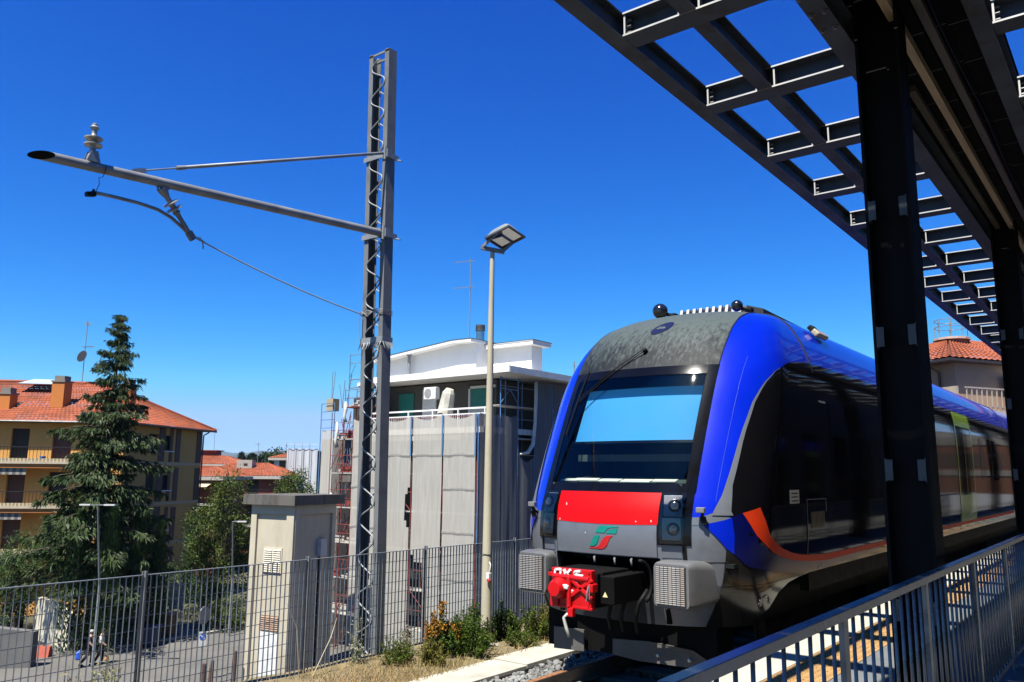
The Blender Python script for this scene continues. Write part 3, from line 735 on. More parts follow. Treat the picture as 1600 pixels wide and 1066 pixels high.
# grey nose panel on top + seam
gp=lin([(1.24,.945),(1.6,.94),(1.85,.915),(2.0,.87),(2.1,.80),(2.2,.62),(2.25,.52)])
def gclip(z,s): return s*gx(min(gp(z),TW(z)*.985),z)
zz=[1.245,1.3,1.36,1.42,1.48,1.54,1.6,1.66,1.72,1.78,1.83,1.88,1.92,1.96,2.0,2.03,2.06,2.09,2.12,2.14,2.16,2.18,2.2,2.22]
patch('nose_roof_panel',greyp,train,0,0,0,lambda z:gclip(z,-1),lambda z:gclip(z,1),34,.005,zl=zz)
for s in (1,-1):
    MB().tube([sp(gclip(z,s),z,.006) for z in zz],.006,5).build('panel_gasket',seam,train)
# pale panel joints on the pillars, dark joints on the nose
joint=pm('pale_joint',(.05,.10,.5),.5)
for s in (1,-1):
    zz2=[-.42,-.2,0,.2,.4,.6,.8,1.0,1.2,1.35]
    MB().tube([sp(s*gx(1.14+.03*z,z),z,.002) for z in zz2],.0022,4).build('pillar_joint',joint,train)
    MB().tube([sp(s*gx(x,-.86),-.86,.004) for x in (.66,.8,.95,1.1,1.22,1.3)],.004,4).build('skirt_joint',seam,train)
    MB().tube([sp(s*gx(1.235,z),z,.004) for z in (-.86,-1.0,-1.15,-1.3,-1.45)],.004,4).build('skirt_joint',seam,train)
for x in (-.62,.62): MB().tube([sp(gx(x,z),z,.009) for z in (-.83,-.7,-.6,-.5)],.003,4).build('front_joint',seam,train)
# chips in the paint
chip=pm('paint_chip',(.6,.6,.58),.7)
for (x,z,h) in ((-.50,-.33,.035),(-.58,-.49,.018),(.40,-.48,.012),(.56,-.47,.02),(-.20,-.62,.014)): MB().obox(sp(gx(x,z),z,.0125),V((.006,0,0)),V((0,.001,0)),V((0,0,h/2))).build('paint_chip',chip,train)
# oval recess on nose panel
b=MB(); n_=28; rim=[]
for i in range(n_):
    t=2*math.pi*i/n_; a_=.125*math.cos(t); c_=.085*math.sin(t); xr=.125+a_; z=1.775+c_*.95+a_*.28
    b.v.append(tuple(sp(gx(xr,z),z,.010)))
b.f.append(tuple(range(n_)))
b.build('oval_hatch',pm('oval_navy',(.006,.011,.05),.45,0,spec=.2),train)
# wiper
wp0=sp(gx(.06,1.45),1.45,.05); wp1=sp(gx(-.74,.86),.86,.03)
b=MB(); b.lathe(wp0-snorm(0,1.45)*.05,snorm(0,1.45),[(0,.03),(.05,.026),(.06,.02)],10)
for o in (-.012,.014):
    mid=wp0.lerp(wp1,.5)+snorm(gx(-.3,1.15),1.15)*.03
    b.tube([wp0+V((0,0,o)),mid+V((0,0,o*1.3)),wp1+V((0,0,o))],.0055,6)
w_=b.build('wiper_arm',black,train)
b=MB(); 
pts=[sp(gx(-.74+.085*(t-.3)*-1.0,.86+(.5-t)*.8),.86+(.5-t)*.8,.02) for t in (0,.25,.5,.75,1)]
b.tube(pts,.008,6); b.build('wiper_blade',black,w_)
b=MB(); b.tube([wp0+V((-.05,0,.02)),wp0+V((-.07,0,.08)),wp0+V((-.11,-.01,.03)),wp0+V((-.12,0,.06))],.003,5); b.build('washer_hose',black,w_)
# side panels ------------------------------------------------------
yfB=lin([(-.95,8.95),(-.9,8.80),(-.8,8.58),(-.7,8.36),(-.6,8.20),(-.5,8.11),(-.42,8.075),(-.36,8.06),(-.1,8.15),(.435,8.43),(.868,8.71),(1.05,8.90),(1.186,9.10),(1.29,9.36),(1.34,9.56),(1.40,10.1),(1.43,10.7)])
zB=[-1.02,-1.0,-.97,-.95,-.9,-.85,-.8,-.75,-.7,-.65,-.6,-.55,-.5,-.42,-.36,-.2,-.1]+[.06*i for i in range(0,20)]+[1.186,1.23,1.27,1.30,1.33,1.355,1.38,1.40,1.42]
for s in (1,-1):
    def ga(z,s=s): return s*gy(yfB(z),z)
    def gb(z,s=s): return s*gy(TEND,z)
    b=MB(); fr_=[0,.03,.06,.1,.14,.18,.23,.28,.34,.4,.47,.55,.64,.74,.85,1.0,1.2,1.5,2.,3,5,9,17,30,49]
    for z in zB:
        y0=yfB(z)
        for t in fr_: b.v.append(tuple(sp(s*gy(min(y0+t,TEND),z),z,.010)))
    nr=len(fr_)
    for j in range(len(zB)-1):
        for i in range(nr-1):
            q=j*nr+i; b.f.append((q,q+1,q+nr+1,q+nr))
    b.build('black_side_panel',gblack,train,smooth=True)
    # shade painted dark over the silver side behind the nose corner, following the cut-away skirt
    dks=pm('lower_side_shade',(.016,.014,.012),.16,0,.15,3,spec=.35)
    zq=[-1.52,-1.48,-1.45,-1.41,-1.37,-1.30,-1.23,-1.19,-1.15,-1.12,-1.105]
    patch('shaded_lower_side',dks,train,0,0,0,lambda z: s*gy(8.0-.03*(z+.9),z),lambda z: s*gy(yend(z)+.004,z),18,.007,zl=zq)
    b=MB(); fr_=[0,.03,.06,.1,.14,.18,.23,.28,.34,.4,.47,.55,.64,.74,.85,1.0,1.2,1.5,2.,3,5,9,17,30,49.9]; zq=[-1.10,-1.06,-1.02,-.98,-.94,-.88,-.82,-.76,-.70,-.64,-.58,-.52,-.47]
    for z in zq:
        y0=8.0-.03*(z+.9)
        for t in fr_: b.v.append(tuple(sp(s*gy(min(y0+t,TEND),z),z,.007)))
    nr=len(fr_)
    for j in range(len(zq)-1):
        for i in range(nr-1):
            q=j*nr+i; b.f.append((q,q+1,q+nr+1,q+nr))
    b.build('shaded_lower_side',dks,train,smooth=True)
    # silver edging strip along the front edge of the black panel
    ze=[-.40,-.36,-.2,-.1,.06,.2,.35,.5,.65,.8,.95,1.05,1.12,1.186,1.23]
    wd=lin([(-.4,.15),(-.33,.10),(-.1,.05),(.5,.03),(.9,.022),(1.23,.006)])
    patch('silver_edging',silver,train,0,0,0,lambda z: s*gy(yfB(z)-wd(z),z),lambda z: s*gy(yfB(z)+.004,z),4,.012,zl=ze)
    # blue triangle and sweep below the stripe, its shaded part painted navy
    up_=lin([(8.0,-.445),(8.06,-.42),(8.161,-.376),(8.30,-.604),(8.631,-.791),(9.0,-.88),(9.329,-.922),(10.2,-.995),(13,-1.0)])
    lo_=lin([(7.85,-.49),(8.0,-.73),(8.2,-.908),(8.567,-.985),(9.35,-1.06),(10.5,-1.09),(13,-1.02)])
    b=MB(); ysw=[7.86,7.93,8.0,8.06,8.12,8.161,8.22,8.30,8.45,8.63,8.8,9.0,9.33,9.8,10.5,11.5,13]
    for y in ysw:
        for t in (0,.5,1):
            zz_=lo_(y)+((up_(y) if y>=8 else -.49+(y-7.86)/.14*.045)-lo_(y))*t; b.v.append(tuple(sp(s*gy(y,zz_),zz_,.013)))
    for i in range(len(ysw)-1):
        for j in (0,1): q=3*i+j; b.f.append((q,q+3,q+4,q+1))
    me_=b.mesh('blue_sweep',blue,True); me_.materials.append(navy)
    for pl in me_.polygons:
        if pl.center.y>8.06: pl.material_index=1
    place(me_,'blue_sweep',train)
    # red sweep stripe
    top=[(8.385,-.321),(8.46,-.46),(8.54,-.601),(8.70,-.69),(8.909,-.765),(9.2,-.83),(9.532,-.876),(10.0,-.905),(10.463,-.925),(13.3,-.925),(20,-.90),(27.4,-.90)]
    bot=[(8.161,-.376),(8.22,-.48),(8.301,-.604),(8.45,-.705),(8.631,-.791),(8.95,-.87),(9.329,-.925),(9.9,-.975),(10.478,-1.005),(13.3,-.99),(20,-.965),(27.4,-.965)]
    b=MB()
    for (ya,za),(yb_,zb_) in zip(top,bot):
        for t in (0,.33,.66,1):
            y=ya+(yb_-ya)*t; z=za+(zb_-za)*t; b.v.append(tuple(sp(s*gy(y,z),z,.016)))
    for i in range(len(top)-1):
        for j in range(3): q=4*i+j; b.f.append((q,q+4,q+5,q+1))
    b.build('red_stripe',stripe,train,smooth=True)
    xs=C+s*1.47
    def sidebox(name,mat,y0,y1,z0,z1,d=.006,o=.012,parent=train,bev=0):
        q=MB()
        f=lambda u,v: sp(s*gy(y0+(y1-y0)*u,z0+(z1-z0)*v),z0+(z1-z0)*v,o+d)
        q.grid(f,2,6); return q.build(name,mat,parent,smooth=True)
    # cab side sticker, inspection panel, vent
    st_=sidebox('notice_sticker',pm('sticker',(.45,.44,.40),.6),9.16,9.47,-.30,-.15)
    for i,zq in enumerate((-.185,-.225,-.268)): sidebox('print_line',black,9.20,9.43,zq-.009,zq+.004,.010,.012,st_)
    pn=sidebox('inspection_panel',gblack,9.72,10.44,-.87,-.26,.003)
    for (ya,yb_,za,zb_) in ((9.72,10.44,-.268,-.26),(9.72,9.735,-.87,-.26),(10.42,10.44,-.42,-.26)): sidebox('panel_edge',silver,ya,yb_,za,zb_,.006,.012,pn)
    for i in range(11): sidebox('vent_louvre',pm('vent_brown',(.16,.13,.09),.5,.3),9.86+i*.046,9.885+i*.046,-.60,-.41,.008,.012,pn)
    # cab side window and saloon windows, doors
    wg=pm('side_window_glass',(.003,.003,.004),.03,0,.1,spec=.3,bump=.02,bscale=2.5,stretch=(1,2.2,.5))
    sidebox('cab_side_window',wg,10.75,11.6,.1,.95,.002)
    for y0 in (13.4,15.2,22.2,24.1,29.6,31.5,33.4,38,40,42,47,49,51): sidebox('side_window',wg,y0,y0+1.6,-.05,.95,.002)
    lime=pm('lime_door_paint',(.30,.50,.03),.2,0,.05,coat=.5)
    for y0 in (19.3,35.5,44.6):
        d_=sidebox('door',gblack,y0,y0+1.9,-1.05,1.25,.001)
        sidebox('door_header',lime,y0,y0+1.9,1.10,1.40,.004,.012,d_)
        for ya,yb_ in ((y0,y0+.10),(y0+1.80,y0+1.9),(y0+.90,y0+.94)): sidebox('door_edge',lime,ya,yb_,-1.0,1.10,.004,.012,d_)
        sidebox('door_sill',lime,y0+.1,y0+1.8,-1.0,-.35,.003,.012,d_)
    # recessed grab mark on cab door
    sidebox('door_handle',galv,10.35,10.62,.92,.945,.012)
# jacking symbol on the skirt
sy=MB()
def sidept(y,z,o=.012): return sp(gy(y,z),z,o)
for (a1,a2) in (((8.47,-1.33),(8.47,-1.25)),((8.43,-1.30),(8.51,-1.28)),((8.44,-1.26),(8.50,-1.32)),((8.66,-1.33),(8.66,-1.25)),((8.62,-1.30),(8.70,-1.28)),((8.63,-1.26),(8.69,-1.32)),((8.48,-1.26),(8.53,-1.23)),((8.53,-1.23),(8.60,-1.23)),((8.60,-1.23),(8.65,-1.26))):
    sy.bar(sidept(*a1),sidept(*a2),.012,.004,snorm(gy(*a1),a1[1]))
sy.build('jacking_mark',pm('print_grey',(.55,.54,.5),.7),train)
# roof seams
for yb_ in (10.35,27.5):
    pts=[]
    for i in range(41):
        t=i/40; z=1.30+(2.30-1.30)*min(1,math.sin(math.pi*t)**.8); s=1 if t<.5 else -1
        z=min(z,2.295); g=gy(yb_,z); pts.append(sp(s*g,z,.004))
    MB().tube(pts,.012,5).build('roof_seam',seam,train)
# roof camera unit on the right shoulder
q=sp(gy(11.5,1.93),1.93,.03); nn=snorm(gy(11.5,1.93),1.93); ez=nn.cross(V((0,1,0))).normalized()
b=MB(); b.obox(q+nn*.03,V((0,.22,0)),ez*.055,nn*.04); b.build('roof_lamp_unit',pm('unit_housing',(.55,.46,.30),.25,.3,.2,8),train,bevel=.02)
b=MB(); b.obox(q+nn*.02+V((0,-.05,0))-ez*-.10,V((0,.10,0)),ez*.06,nn*.035); b.build('roof_lamp_glass',black,train,bevel=.015)
# roof ball horns + striped vent fairing
def ball(x,y,z,r,sd):
    b=MB()
    pr_=[(r*math.sin(t)*1.0+r,r*math.cos(t)) for t in np.linspace(-1.5,1.5,11)]
    b.lathe((x,y-r,z),(0,1,0),[(h,max(rr_,.002)) for h,rr_ in pr_],20)
    o=b.build('roof_globe',pm('globe_black',(.012,.012,.013),.15,0,coat=.7),train,smooth=True)
    b=MB(); b.cyl((x,y,z-.02),(x+.16*sd,y+.1,z-.07),.025); b.box(x+.13*sd-.04,x+.13*sd+.04,y+.08,y+.2,z-.18,z-.03); b.build('globe_bracket',black,o)
ball(-5.09,9.74,2.20,.105,1); ball(-4.50,10.95,2.41,.085,1)
vent=MB()
fair=pm('fairing_black',(.015,.015,.016),.6)
b=MB(); b.prism([(-5.55,11.3,2.1),(-5.55,11.3,2.45),(-5.48,11.3,2.51),(-4.6,11.3,2.50),(-4.45,11.3,2.44),(-4.35,11.3,2.1)],(0,1.6,0)); fo=b.build('vent_fairing',fair,train,bevel=.02)
for i in range(10):
    x=-5.49+i*.105; MB().obox((x-.05,11.29,2.40),V((.022,0,0)),V((.0,.02,0)),V((.02,0,.115))).build('fairing_rib',white,fo)
b=MB(); b.prism([(-4.5,11.3,2.48),(-4.35,13.6,2.30),(-4.1,13.6,2.25),(-4.25,11.3,2.40)],(0,0,-.15)); b.build('fairing_tail',fair,fo)
# nose underside: coupler bay
b=MB(); b.box(C-.66,C+.66,8.5,8.55,-1.6,-.8); b.box(C-.66,C+.66,7.75,8.55,-.84,-.80); b.box(C-.68,C-.64,7.8,8.55,-1.5,-.82); b.box(C+.64,C+.68,7.8,8.55,-1.5,-.82); b.build('coupler_bay',black2,train)
xpatch('valance',pm('valance_grey',(.04,.047,.055),.55,.0,.2,4,spec=.2,stain=(.05,.05,.05),sscale=6,samt=.5),-.64,.64,-1.52,-1.20,.0,16,6)
# crash buffers with louvred faces
for s in (1,-1):
    secs=[(7.50,.665,1.045,-1.285,-.87,.045),(7.53,.652,1.058,-1.298,-.857,.055),(7.62,.65,1.075,-1.31,-.845,.075),(7.80,.66,1.10,-1.31,-.85,.09),(8.05,.68,1.14,-1.29,-.86,.10)]
    b=MB(); rings=[]
    for (y,xa,xb,za,zb,rc) in secs:
        pts=[]
        for (cx,cz,a0) in ((xb-rc,zb-rc,0),(xa+rc,zb-rc,90),(xa+rc,za+rc,180),(xb-rc,za+rc,270)):
            for t in range(6):
                an=math.radians(a0+t*18); pts.append((C+s*(cx+rc*math.cos(an)),y,cz+rc*math.sin(an)))
        rings.append(pts)
    nn_=len(rings[0])
    for r_ in rings: b.v+=r_
    for j in range(len(rings)-1):
        for i in range(nn_):
            i2=(i+1)%nn_; q=(j*nn_+i,j*nn_+i2,(j+1)*nn_+i2,(j+1)*nn_+i); b.f.append(q if s<0 else q[::-1])
    b.f.append(tuple(range(nn_)))
    bf=b.build('crash_buffer',pm('buffer_silver',(.19,.195,.20),.42,.3,.08,4,coat=.1,stain=(.13,.115,.095),sscale=3,samt=.4),train,auto=50)
    x0,x1=C+s*.695,C+s*1.018; x0,x1=min(x0,x1),max(x0,x1)
    MB().box(x0,x1,7.488,7.499,-1.262,-.892).build('louvre_recess',pm('louvre_dark',(.03,.03,.03),.6),bf)
    lm=pm('louvre_metal',(.27,.265,.25),.45,.4,.15,9,stain=(.33,.15,.05),sscale=5,samt=.35)
    sl_=MB()
    for c_ in range(7):
        w2=(x1-x0-.01)/7; sl_.obox(((c_+.5)*w2,0,0),V((w2*.43,0,0)),V((0,.011,-.004)),V((0,.003,.0055)))
    slm_=sl_.mesh('louvre',lm)
    for r_ in range(19): place(slm_,'louvre',bf,(x0+.005,7.484,-1.250+r_*.0192))
# coupler
cred=pm('coupler_red',(.58,.003,.006),.4,.0,.08,6,coat=.1,spec=.3,stain=(.30,.01,.01),sscale=9,samt=.5)
cg=MB(); cg.box(C-.245,C+.275,7.06,8.45,-1.30,-.965); cg.box(C-.30,C+.30,7.12,7.6,-1.10,-.955); cp=cg.build('coupler_body',black2,train,bevel=.015)
b=MB(); b.box(C-.225,C+.255,6.985,7.06,-1.315,-.935); b.box(C-.225,C-.13,6.96,7.06,-1.31,-1.16); b.box(C-.235,C+.265,6.975,7.0,-1.315,-1.285)
b.obox((C+.14,6.975,-1.11),V((.13,0,.09)),V((0,.018,0)),V((-.012,0,.016))); b.obox((C+.14,6.975,-1.11),V((.13,0,-.09)),V((0,.018,0)),V((.012,0,.016)))
b.cyl((C-.2,6.975,-1.01),(C+.235,6.975,-1.02),.028,10); b.cyl((C+.01,6.955,-1.30),(C+.01,6.955,-1.0),.024,10); b.box(C+.22,C+.29,6.95,7.05,-1.14,-1.06); b.box(C-.25,C-.2,6.96,7.04,-1.02,-.98)
b.box(C-.005,C+.06,6.94,7.0,-1.39,-1.30)
cf=b.build('coupler_face',cred,train,bevel=.008)
MB().lathe((C-.11,7.0,-1.125),(0,-1,0),[(0,.115),(.06,.105),(.11,.085),(.14,.07)],20).build('coupler_cone',cred,cf,auto=40)
for (x,z) in ((-.2,-.955),(.23,-.955),(.24,-1.28),(-.2,-1.28),(.1,-.955)): MB().cyl((C+x,6.975,z),(C+x,6.99,z),.012,6).build('bolt',cred,cf)
b=MB(); b.box(C+.255,C+.262,6.94,6.95,-1.2,-1.06); b.tube([(C+.25,6.94,-1.08),(C+.24,6.93,-1.14),(C+.225,6.94,-1.22)],.007,6); b.build('latch',galv,cf)
# white graffiti lettering on the coupler: O K S
gw=pm('graffiti_white',(.8,.78,.78),.6)
def stroke(pts,w_=.014):
    q=MB(); pp=[V((C+x,6.975,z)) for x,z in pts]
    for a_,b_ in zip(pp[:-1],pp[1:]): q.bar(a_,b_,w_*2,.022,(0,-1,0))
    q.build('graffiti_stroke',gw,cf)
stroke([(-.165,-.950),(-.175,-1.015),(-.105,-1.018),(-.098,-.955),(-.125,-.942),(-.165,-.950)],.012)
stroke([(-.062,-.940),(-.035,-1.0),(-.045,-1.035)],.012); stroke([(.015,-.940),(-.035,-.995)],.012); stroke([(-.03,-.985),(.032,-1.015)],.010)
stroke([(.135,-.945),(.075,-.952),(.065,-.975),(.115,-.985),(.165,-.995),(.165,-1.012),(.10,-1.018)],.012)
q=MB(); q.obox((C-.04,6.93,-1.10),V((.06,.02,-.01)),V((0,.03,0)),V((.004,0,.022))); q.build('graffiti_smear',gw,cf,bevel=.01)
stroke([(.03,-1.05),(.10,-1.06)],.009); stroke([(-.09,-1.04),(.0,-1.035)],.009); stroke([(.01,-1.12),(.04,-1.15),(.02,-1.18)],.008)
# warning triangles
for x,z in ((.34,-1.19),(-.27,-1.13)):
    y=7.10 if x>0 else 7.10
    q=MB(); q.prism([(C+x-.028,y,z),(C+x+.028,y,z),(C+x,y,z+.05)],(0,.004,0)); q.build('warning_label',pm('warning_yellow',(.72,.66,.35),.6),train)
MB().box(C+.28,C+.44,7.105,7.9,-1.26,-.99).build('coupler_box',black2,train,bevel=.01)
MB().box(C-.34,C-.245,7.105,7.5,-1.24,-.97).build('coupler_box',black2,train,bevel=.01)
MB().tube([(C+.02,6.99,-1.375),(C-.01,6.95,-1.37),(C-.035,6.93,-1.40),(C-.005,6.93,-1.50),(C+.03,6.93,-1.575)],.017,10).build('release_pipe',pm('pipe_pale',(.55,.53,.48),.45,.4),train,smooth=True)
for (x,y,r_) in ((.46,7.62,.06),(.60,7.75,.10),(.30,7.7,.08),(-.2,7.68,.09)):
    pts=[(C+x+r_*1.6*math.sin(t)*.6,y-.05+.16*math.sin(t),-.87-.22*(1-math.cos(t))) for t in np.linspace(0,2.6,12)]
    MB().tube(pts,.02,8).build('brake_hose',black,train,smooth=True)
for x in (.13,.33,-.12): MB().tube([(C+x,7.68,-.85),(C+x+.02,7.60,-.87),(C+x+.03,7.60,-.93)],.012,8).build('air_cock',galv_dark,train,smooth=True)
for (x0,z0) in ((.10,-1.30),(.25,-1.28),(.42,-1.3)):
    MB().tube([(C+x0+.12,7.60,-1.15),(C+x0+.06,7.52,-1.28),(C+x0,7.55,-1.45),(C+x0-.06,7.7,-1.6)],.022,8).build('brake_hose',black,train,smooth=True)
# underframe, bogie, rail guard
b=MB(); b.box(C-1.2,C+1.2,8.45,TEND,-1.55,-1.1); b.box(C-1.05,C+1.05,8.1,8.5,-1.95,-1.5); b.box(C-1.15,C+1.15,13.2,24,-1.9,-1.5); b.build('underframe',black2,train)
gpl=pm('guard_plate',(.12,.115,.105),.6,.2,.2,6,stain=(.14,.12,.10),sscale=6,samt=.6)
b=MB(); b.prism([(C-.10,7.96,-1.76),(C+.32,8.0,-1.74),(C+.80,8.06,-1.78),(C+.93,8.1,-1.86),(C+.93,8.1,-1.96),(C+.2,7.98,-1.95),(C-.10,7.96,-1.92)],(0,.03,0)); gd=b.build('rail_guard',gpl,train)
for x in (.42,.78): MB().lathe((C+x,8.03,-1.87),(0,-1,0),[(0,.022),(.03,.02),(.035,.012)],8).build('guard_bolt',pm('bolt_bright',(.7,.7,.66),.4,.5),gd)
b=MB(); b.prism([(C-.95,8.06,-1.74),(C-.5,8.0,-1.72),(C-.5,8.0,-1.95),(C-.95,8.06,-1.98)],(0,.03,0)); b.build('rail_guard',gpl,train)
steelw=pm('wheel_steel',(.08,.07,.06),.6,.4)
for yw in (10.4,12.6,25.5,27.8,41,43.2):
    for s in (1,-1):
        MB().lathe((C+s*.69,yw,-2.19+.42),(s,0,0),[(0,.445),(.03,.445),(.04,.42),(.13,.415),(.135,.2),(.16,.18)],28).build('wheel',steelw,train,auto=40)
    MB().cyl((C-.7,yw,-1.77),(C+.7,yw,-1.77),.08,10).build('axle',steelw,train)
for yc in (11.5,26.6,42.1):
    for s in (1,-1): MB().box(C+s*.95-.07,C+s*.95+.07,yc-1.5,yc+1.5,-1.85,-1.6).build('bogie_frame',black,train,bevel=.03)
# door mirrors / camera brackets at the pillar foot
for s in (1,-1):
    p=sp(s*gx(1.03,-.40),-.40,.0); nn=snorm(s*gx(1.03,-.40),-.40)
    b=MB(); b.obox(p+nn*.10+V((-.02*s,0,.04)),V((.045,0,0)),V((0,.03,0)),V((0,0,.028))); b.build('camera_head',pm('camera_grey',(.22,.22,.22),.35,.2),train,bevel=.008)
    b=MB(); b.tube([p-nn*.01+V((0,0,-.05)),p+nn*.05+V((0,0,-.03)),p+nn*.09+V((0,0,.03))],.016,8); b.obox(p+nn*.05+V((.02*s,0,-.06)),V((.02,0,.012)),V((0,.015,0)),V((-.01,0,.035))); b.build('camera_bracket',black,train)
# FS emblem on the front panel
def emb(pts,mat):
    q=MB()
    for x,y in pts:
        px=820+x/4.444; py_=740+y/4.444; xr=(px-941)*.0079; z=-.535-(py_-823)*.0070; q.v.append(tuple(sp(gx(xr,z),z,.0125)))
    q.f=[tuple(range(len(pts)))[::-1]]; q.build('emblem',mat,train)
eg=pm('emblem_green',(.0,.22,.17),.4); er=pm('emblem_red',(.55,.01,.012),.4)
emb([(498,416),(508,392),(522,376),(540,369),(655,369),(651,377),(600,380),(578,392),(562,416)],eg)
emb([(572,418),(584,400),(604,390),(650,384),(640,418)],eg)
emb([(455,506),(484,445),(498,435),(528,434),(516,470),(503,494),(484,507)],eg)
emb([(450,516),(500,512),(524,499),(540,470),(556,447),(578,435),(625,430),(605,441),(592,462),(580,492),(562,514),(535,524),(455,522)],er)
# small serial lettering under the stripe
def sidetext(txt,y,z,size):
    cu=bpy.data.curves.new('t','FONT'); cu.body=txt; cu.size=size; tmp=bpy.data.objects.new('t',cu); COL.objects.link(tmp)
    bpy.context.view_layer.update(); me=bpy.data.meshes.new_from_object(tmp.evaluated_get(bpy.context.evaluated_depsgraph_get())); bpy.data.objects.remove(tmp)
    for v_ in me.vertices:
        yy_=y+v_.co.x; zz_=z+v_.co.y; v_.co=sp(gy(yy_,zz_),zz_,.014)
    me.materials.clear(); me.materials.append(MATS['print_grey']); place(me,'serial_lettering',train)
sidetext('461',10.2,-1.045,.06); sidetext('0024 2',10.12,-1.085,.045)
# ------------------------------------------------------------------ buildings
def wallpts(a,b): return V(a),V(b)
class Face:
    """facade plane from a to b (plan), outward normal to the right-hand side given by n"""
    def __init__(s,a,b,out):
        s.a=V((a[0],a[1],0)); d=V((b[0],b[1],0))-s.a; s.L=d.length; s.d=d/s.L; s.n=V((out[0],out[1],0)); s.n=(s.n-s.d*s.n.dot(s.d)).normalized()
    def p(s,t,z,o=0): return s.a+s.d*t+s.n*o+V((0,0,z))
    def box(s,mb,t0,t1,z0,z1,o0,o1):
        vs=[s.p(t,z,o) for z in (z0,z1) for t,o in ((t0,o0),(t1,o0),(t1,o1),(t0,o1))]
        return mb.add(vs,[(0,3,2,1),(4,5,6,7),(0,1,5,4),(1,2,6,5),(2,3,7,6),(3,0,4,7)])
def facewall(face,z0,z1,openings,depth,mat,parent,name='wall'):
    """wall with real rectangular openings (t0,t1,z0,z1)"""
    ts=sorted(set([0,face.L]+[o[0] for o in openings]+[o[1] for o in openings])); zs=sorted(set([z0,z1]+[o[2] for o in openings]+[o[3] for o in openings]))
    b=MB()
    for i in range(len(ts)-1):
        for j in range(len(zs)-1):
            tc=(ts[i]+ts[i+1])/2; zc=(zs[j]+zs[j+1])/2
            if any(o[0]<tc<o[1] and o[2]<zc<o[3] for o in openings): continue
            b.quad(face.p(ts[i],zs[j]),face.p(ts[i+1],zs[j]),face.p(ts[i+1],zs[j+1]),face.p(ts[i],zs[j+1]))
    for (a,c,e,f) in openings:
        P=lambda t,z,o: face.p(t,z,-o*depth)
        for q in ((a,e,c,e),(c,e,c,f),(c,f,a,f),(a,f,a,e)):
            b.quad(P(q[0],q[1],0),P(q[2],q[3],0),P(q[2],q[3],1),P(q[0],q[1],1))
    return b.build(name,mat,parent)
def tileroof(corners,mat,parent,name='roof',pitch=.30,row=.40,h=.055):
    """corners: eave a, eave b, ridge c, ridge d (quad plane, c above b); barrel tiles as real corrugation"""
    a,b,c,d=[V(p) for p in corners]; nu=max(4,int((b-a).length/pitch)*4); nv=max(3,int(((d-a).length+(c-b).length)/2/row))
    nrm=(b-a).cross(d-a).normalized()
    if nrm.z<0: nrm=-nrm
    wn=nu//4; mb=MB()
    for j in range(nv):
        k=len(mb.v)
        for jj,lift in ((j,.03),(j+1,0.)):
            v=jj/nv
            for i in range(nu+1):
                u=i/nu; l=a.lerp(d,v); r=b.lerp(c,v); p=l.lerp(r,u); mb.v.append(tuple(p+nrm*(h*(.5+.5*math.cos(2*math.pi*u*wn))+lift)))
        for i in range(nu): mb.f.append((k+i,k+i+1,k+nu+2+i,k+nu+1+i))
    return mb.build(name,mat,parent)
terra=pm('terracotta_tile',(.33,.075,.022),.85,0,.3,1.4,.1,20,stain=(.19,.055,.025),sscale=.9,samt=.5)
cream=pm('cream_render',(.70,.36,.09),.9,0,.10,.5,.15,25,stain=(.55,.27,.07),sscale=.5,samt=.35)
brown=pm('brown_shutter',(.085,.030,.020),.7,0,.15,2)
orange=pm('orange_render',(.55,.20,.05),.9,0,.1,.7)
dark=pm('dark_opening',(.012,.011,.010),.8)
ironm=pm('dark_iron',(.03,.03,.032),.5,.4)
gutterm=pm('gutter_brown',(.035,.022,.018),.5)
def antenna(name,label,base,h,arms,parent=None):
    b=MB(); base=V(base); b.cyl(base,base+V((0,0,h)),.03,6)
    for (f,l,dx,dy) in arms:
        c=base+V((0,0,h*f)); d=V((dx,dy,0)).normalized(); s=V((-d.y,d.x,0)); b.cyl(c-d*l*.2,c+d*l*.8,.018,5)
        for i in range(7): q=c+d*(l*(-.15+.15*i)); b.cyl(q-s*.22,q+s*.22,.012,4)
    o=b.build(name,galv); tag(o,label,'antenna'); return o

# --- left apartment house
P0=V((-64.7,23.2,0)); P1=V((-59.0,29.45,0)); P2=V((-64.2,38.8,0))
u_=(P0-P1).normalized(); v_=(P2-P1).normalized(); PL=P1+u_*26; PB=PL+v_*10.7
apt=thing('apartment_building','cream and orange apartment block with red tiled roof and brown shutters','building',(P1.x,P1.y,GZ))
EZ=3.45
front=Face(P1,PL,(.74,-.67)); sidef=Face(P1,P2,(.877,.482))
FL=[.58,-2.5,-5.6,-8.7]
ops=[]
dpos=[(6.4,7.6),(3.55,4.85),(8.9,10.1),(11.2,12.3),(14,15.2),(17,18.2),(20,21.2),(23,24.2)]
for z in FL[:3]:
    for t0,t1 in dpos: ops.append((t0,t1,z+.02,z+2.35))
facewall(front,GZ,EZ,ops,.25,cream,apt)
for i,(t0,t1,z0,z1) in enumerate(ops):
    b=MB(); front.box(b,t0,t1,z0,z1,-.30,-.25); b.build('shutter_door' if i%3 else 'open_doorway',brown if i%3 else dark,apt)
ops2=[]
for z in FL:
    for (t0,t1,za,zb) in ((3.0,4.3,1.0,2.25),(5.2,6.3,1.0,2.2)): ops2.append((t0,t1,z+za,z+zb))
facewall(sidef,GZ,EZ,ops2,.2,cream,apt)
for (t0,t1,z0,z1) in ops2:
    b=MB(); sidef.box(b,t0,t1,z0,z1,-.25,-.2); b.build('window',dark,apt)
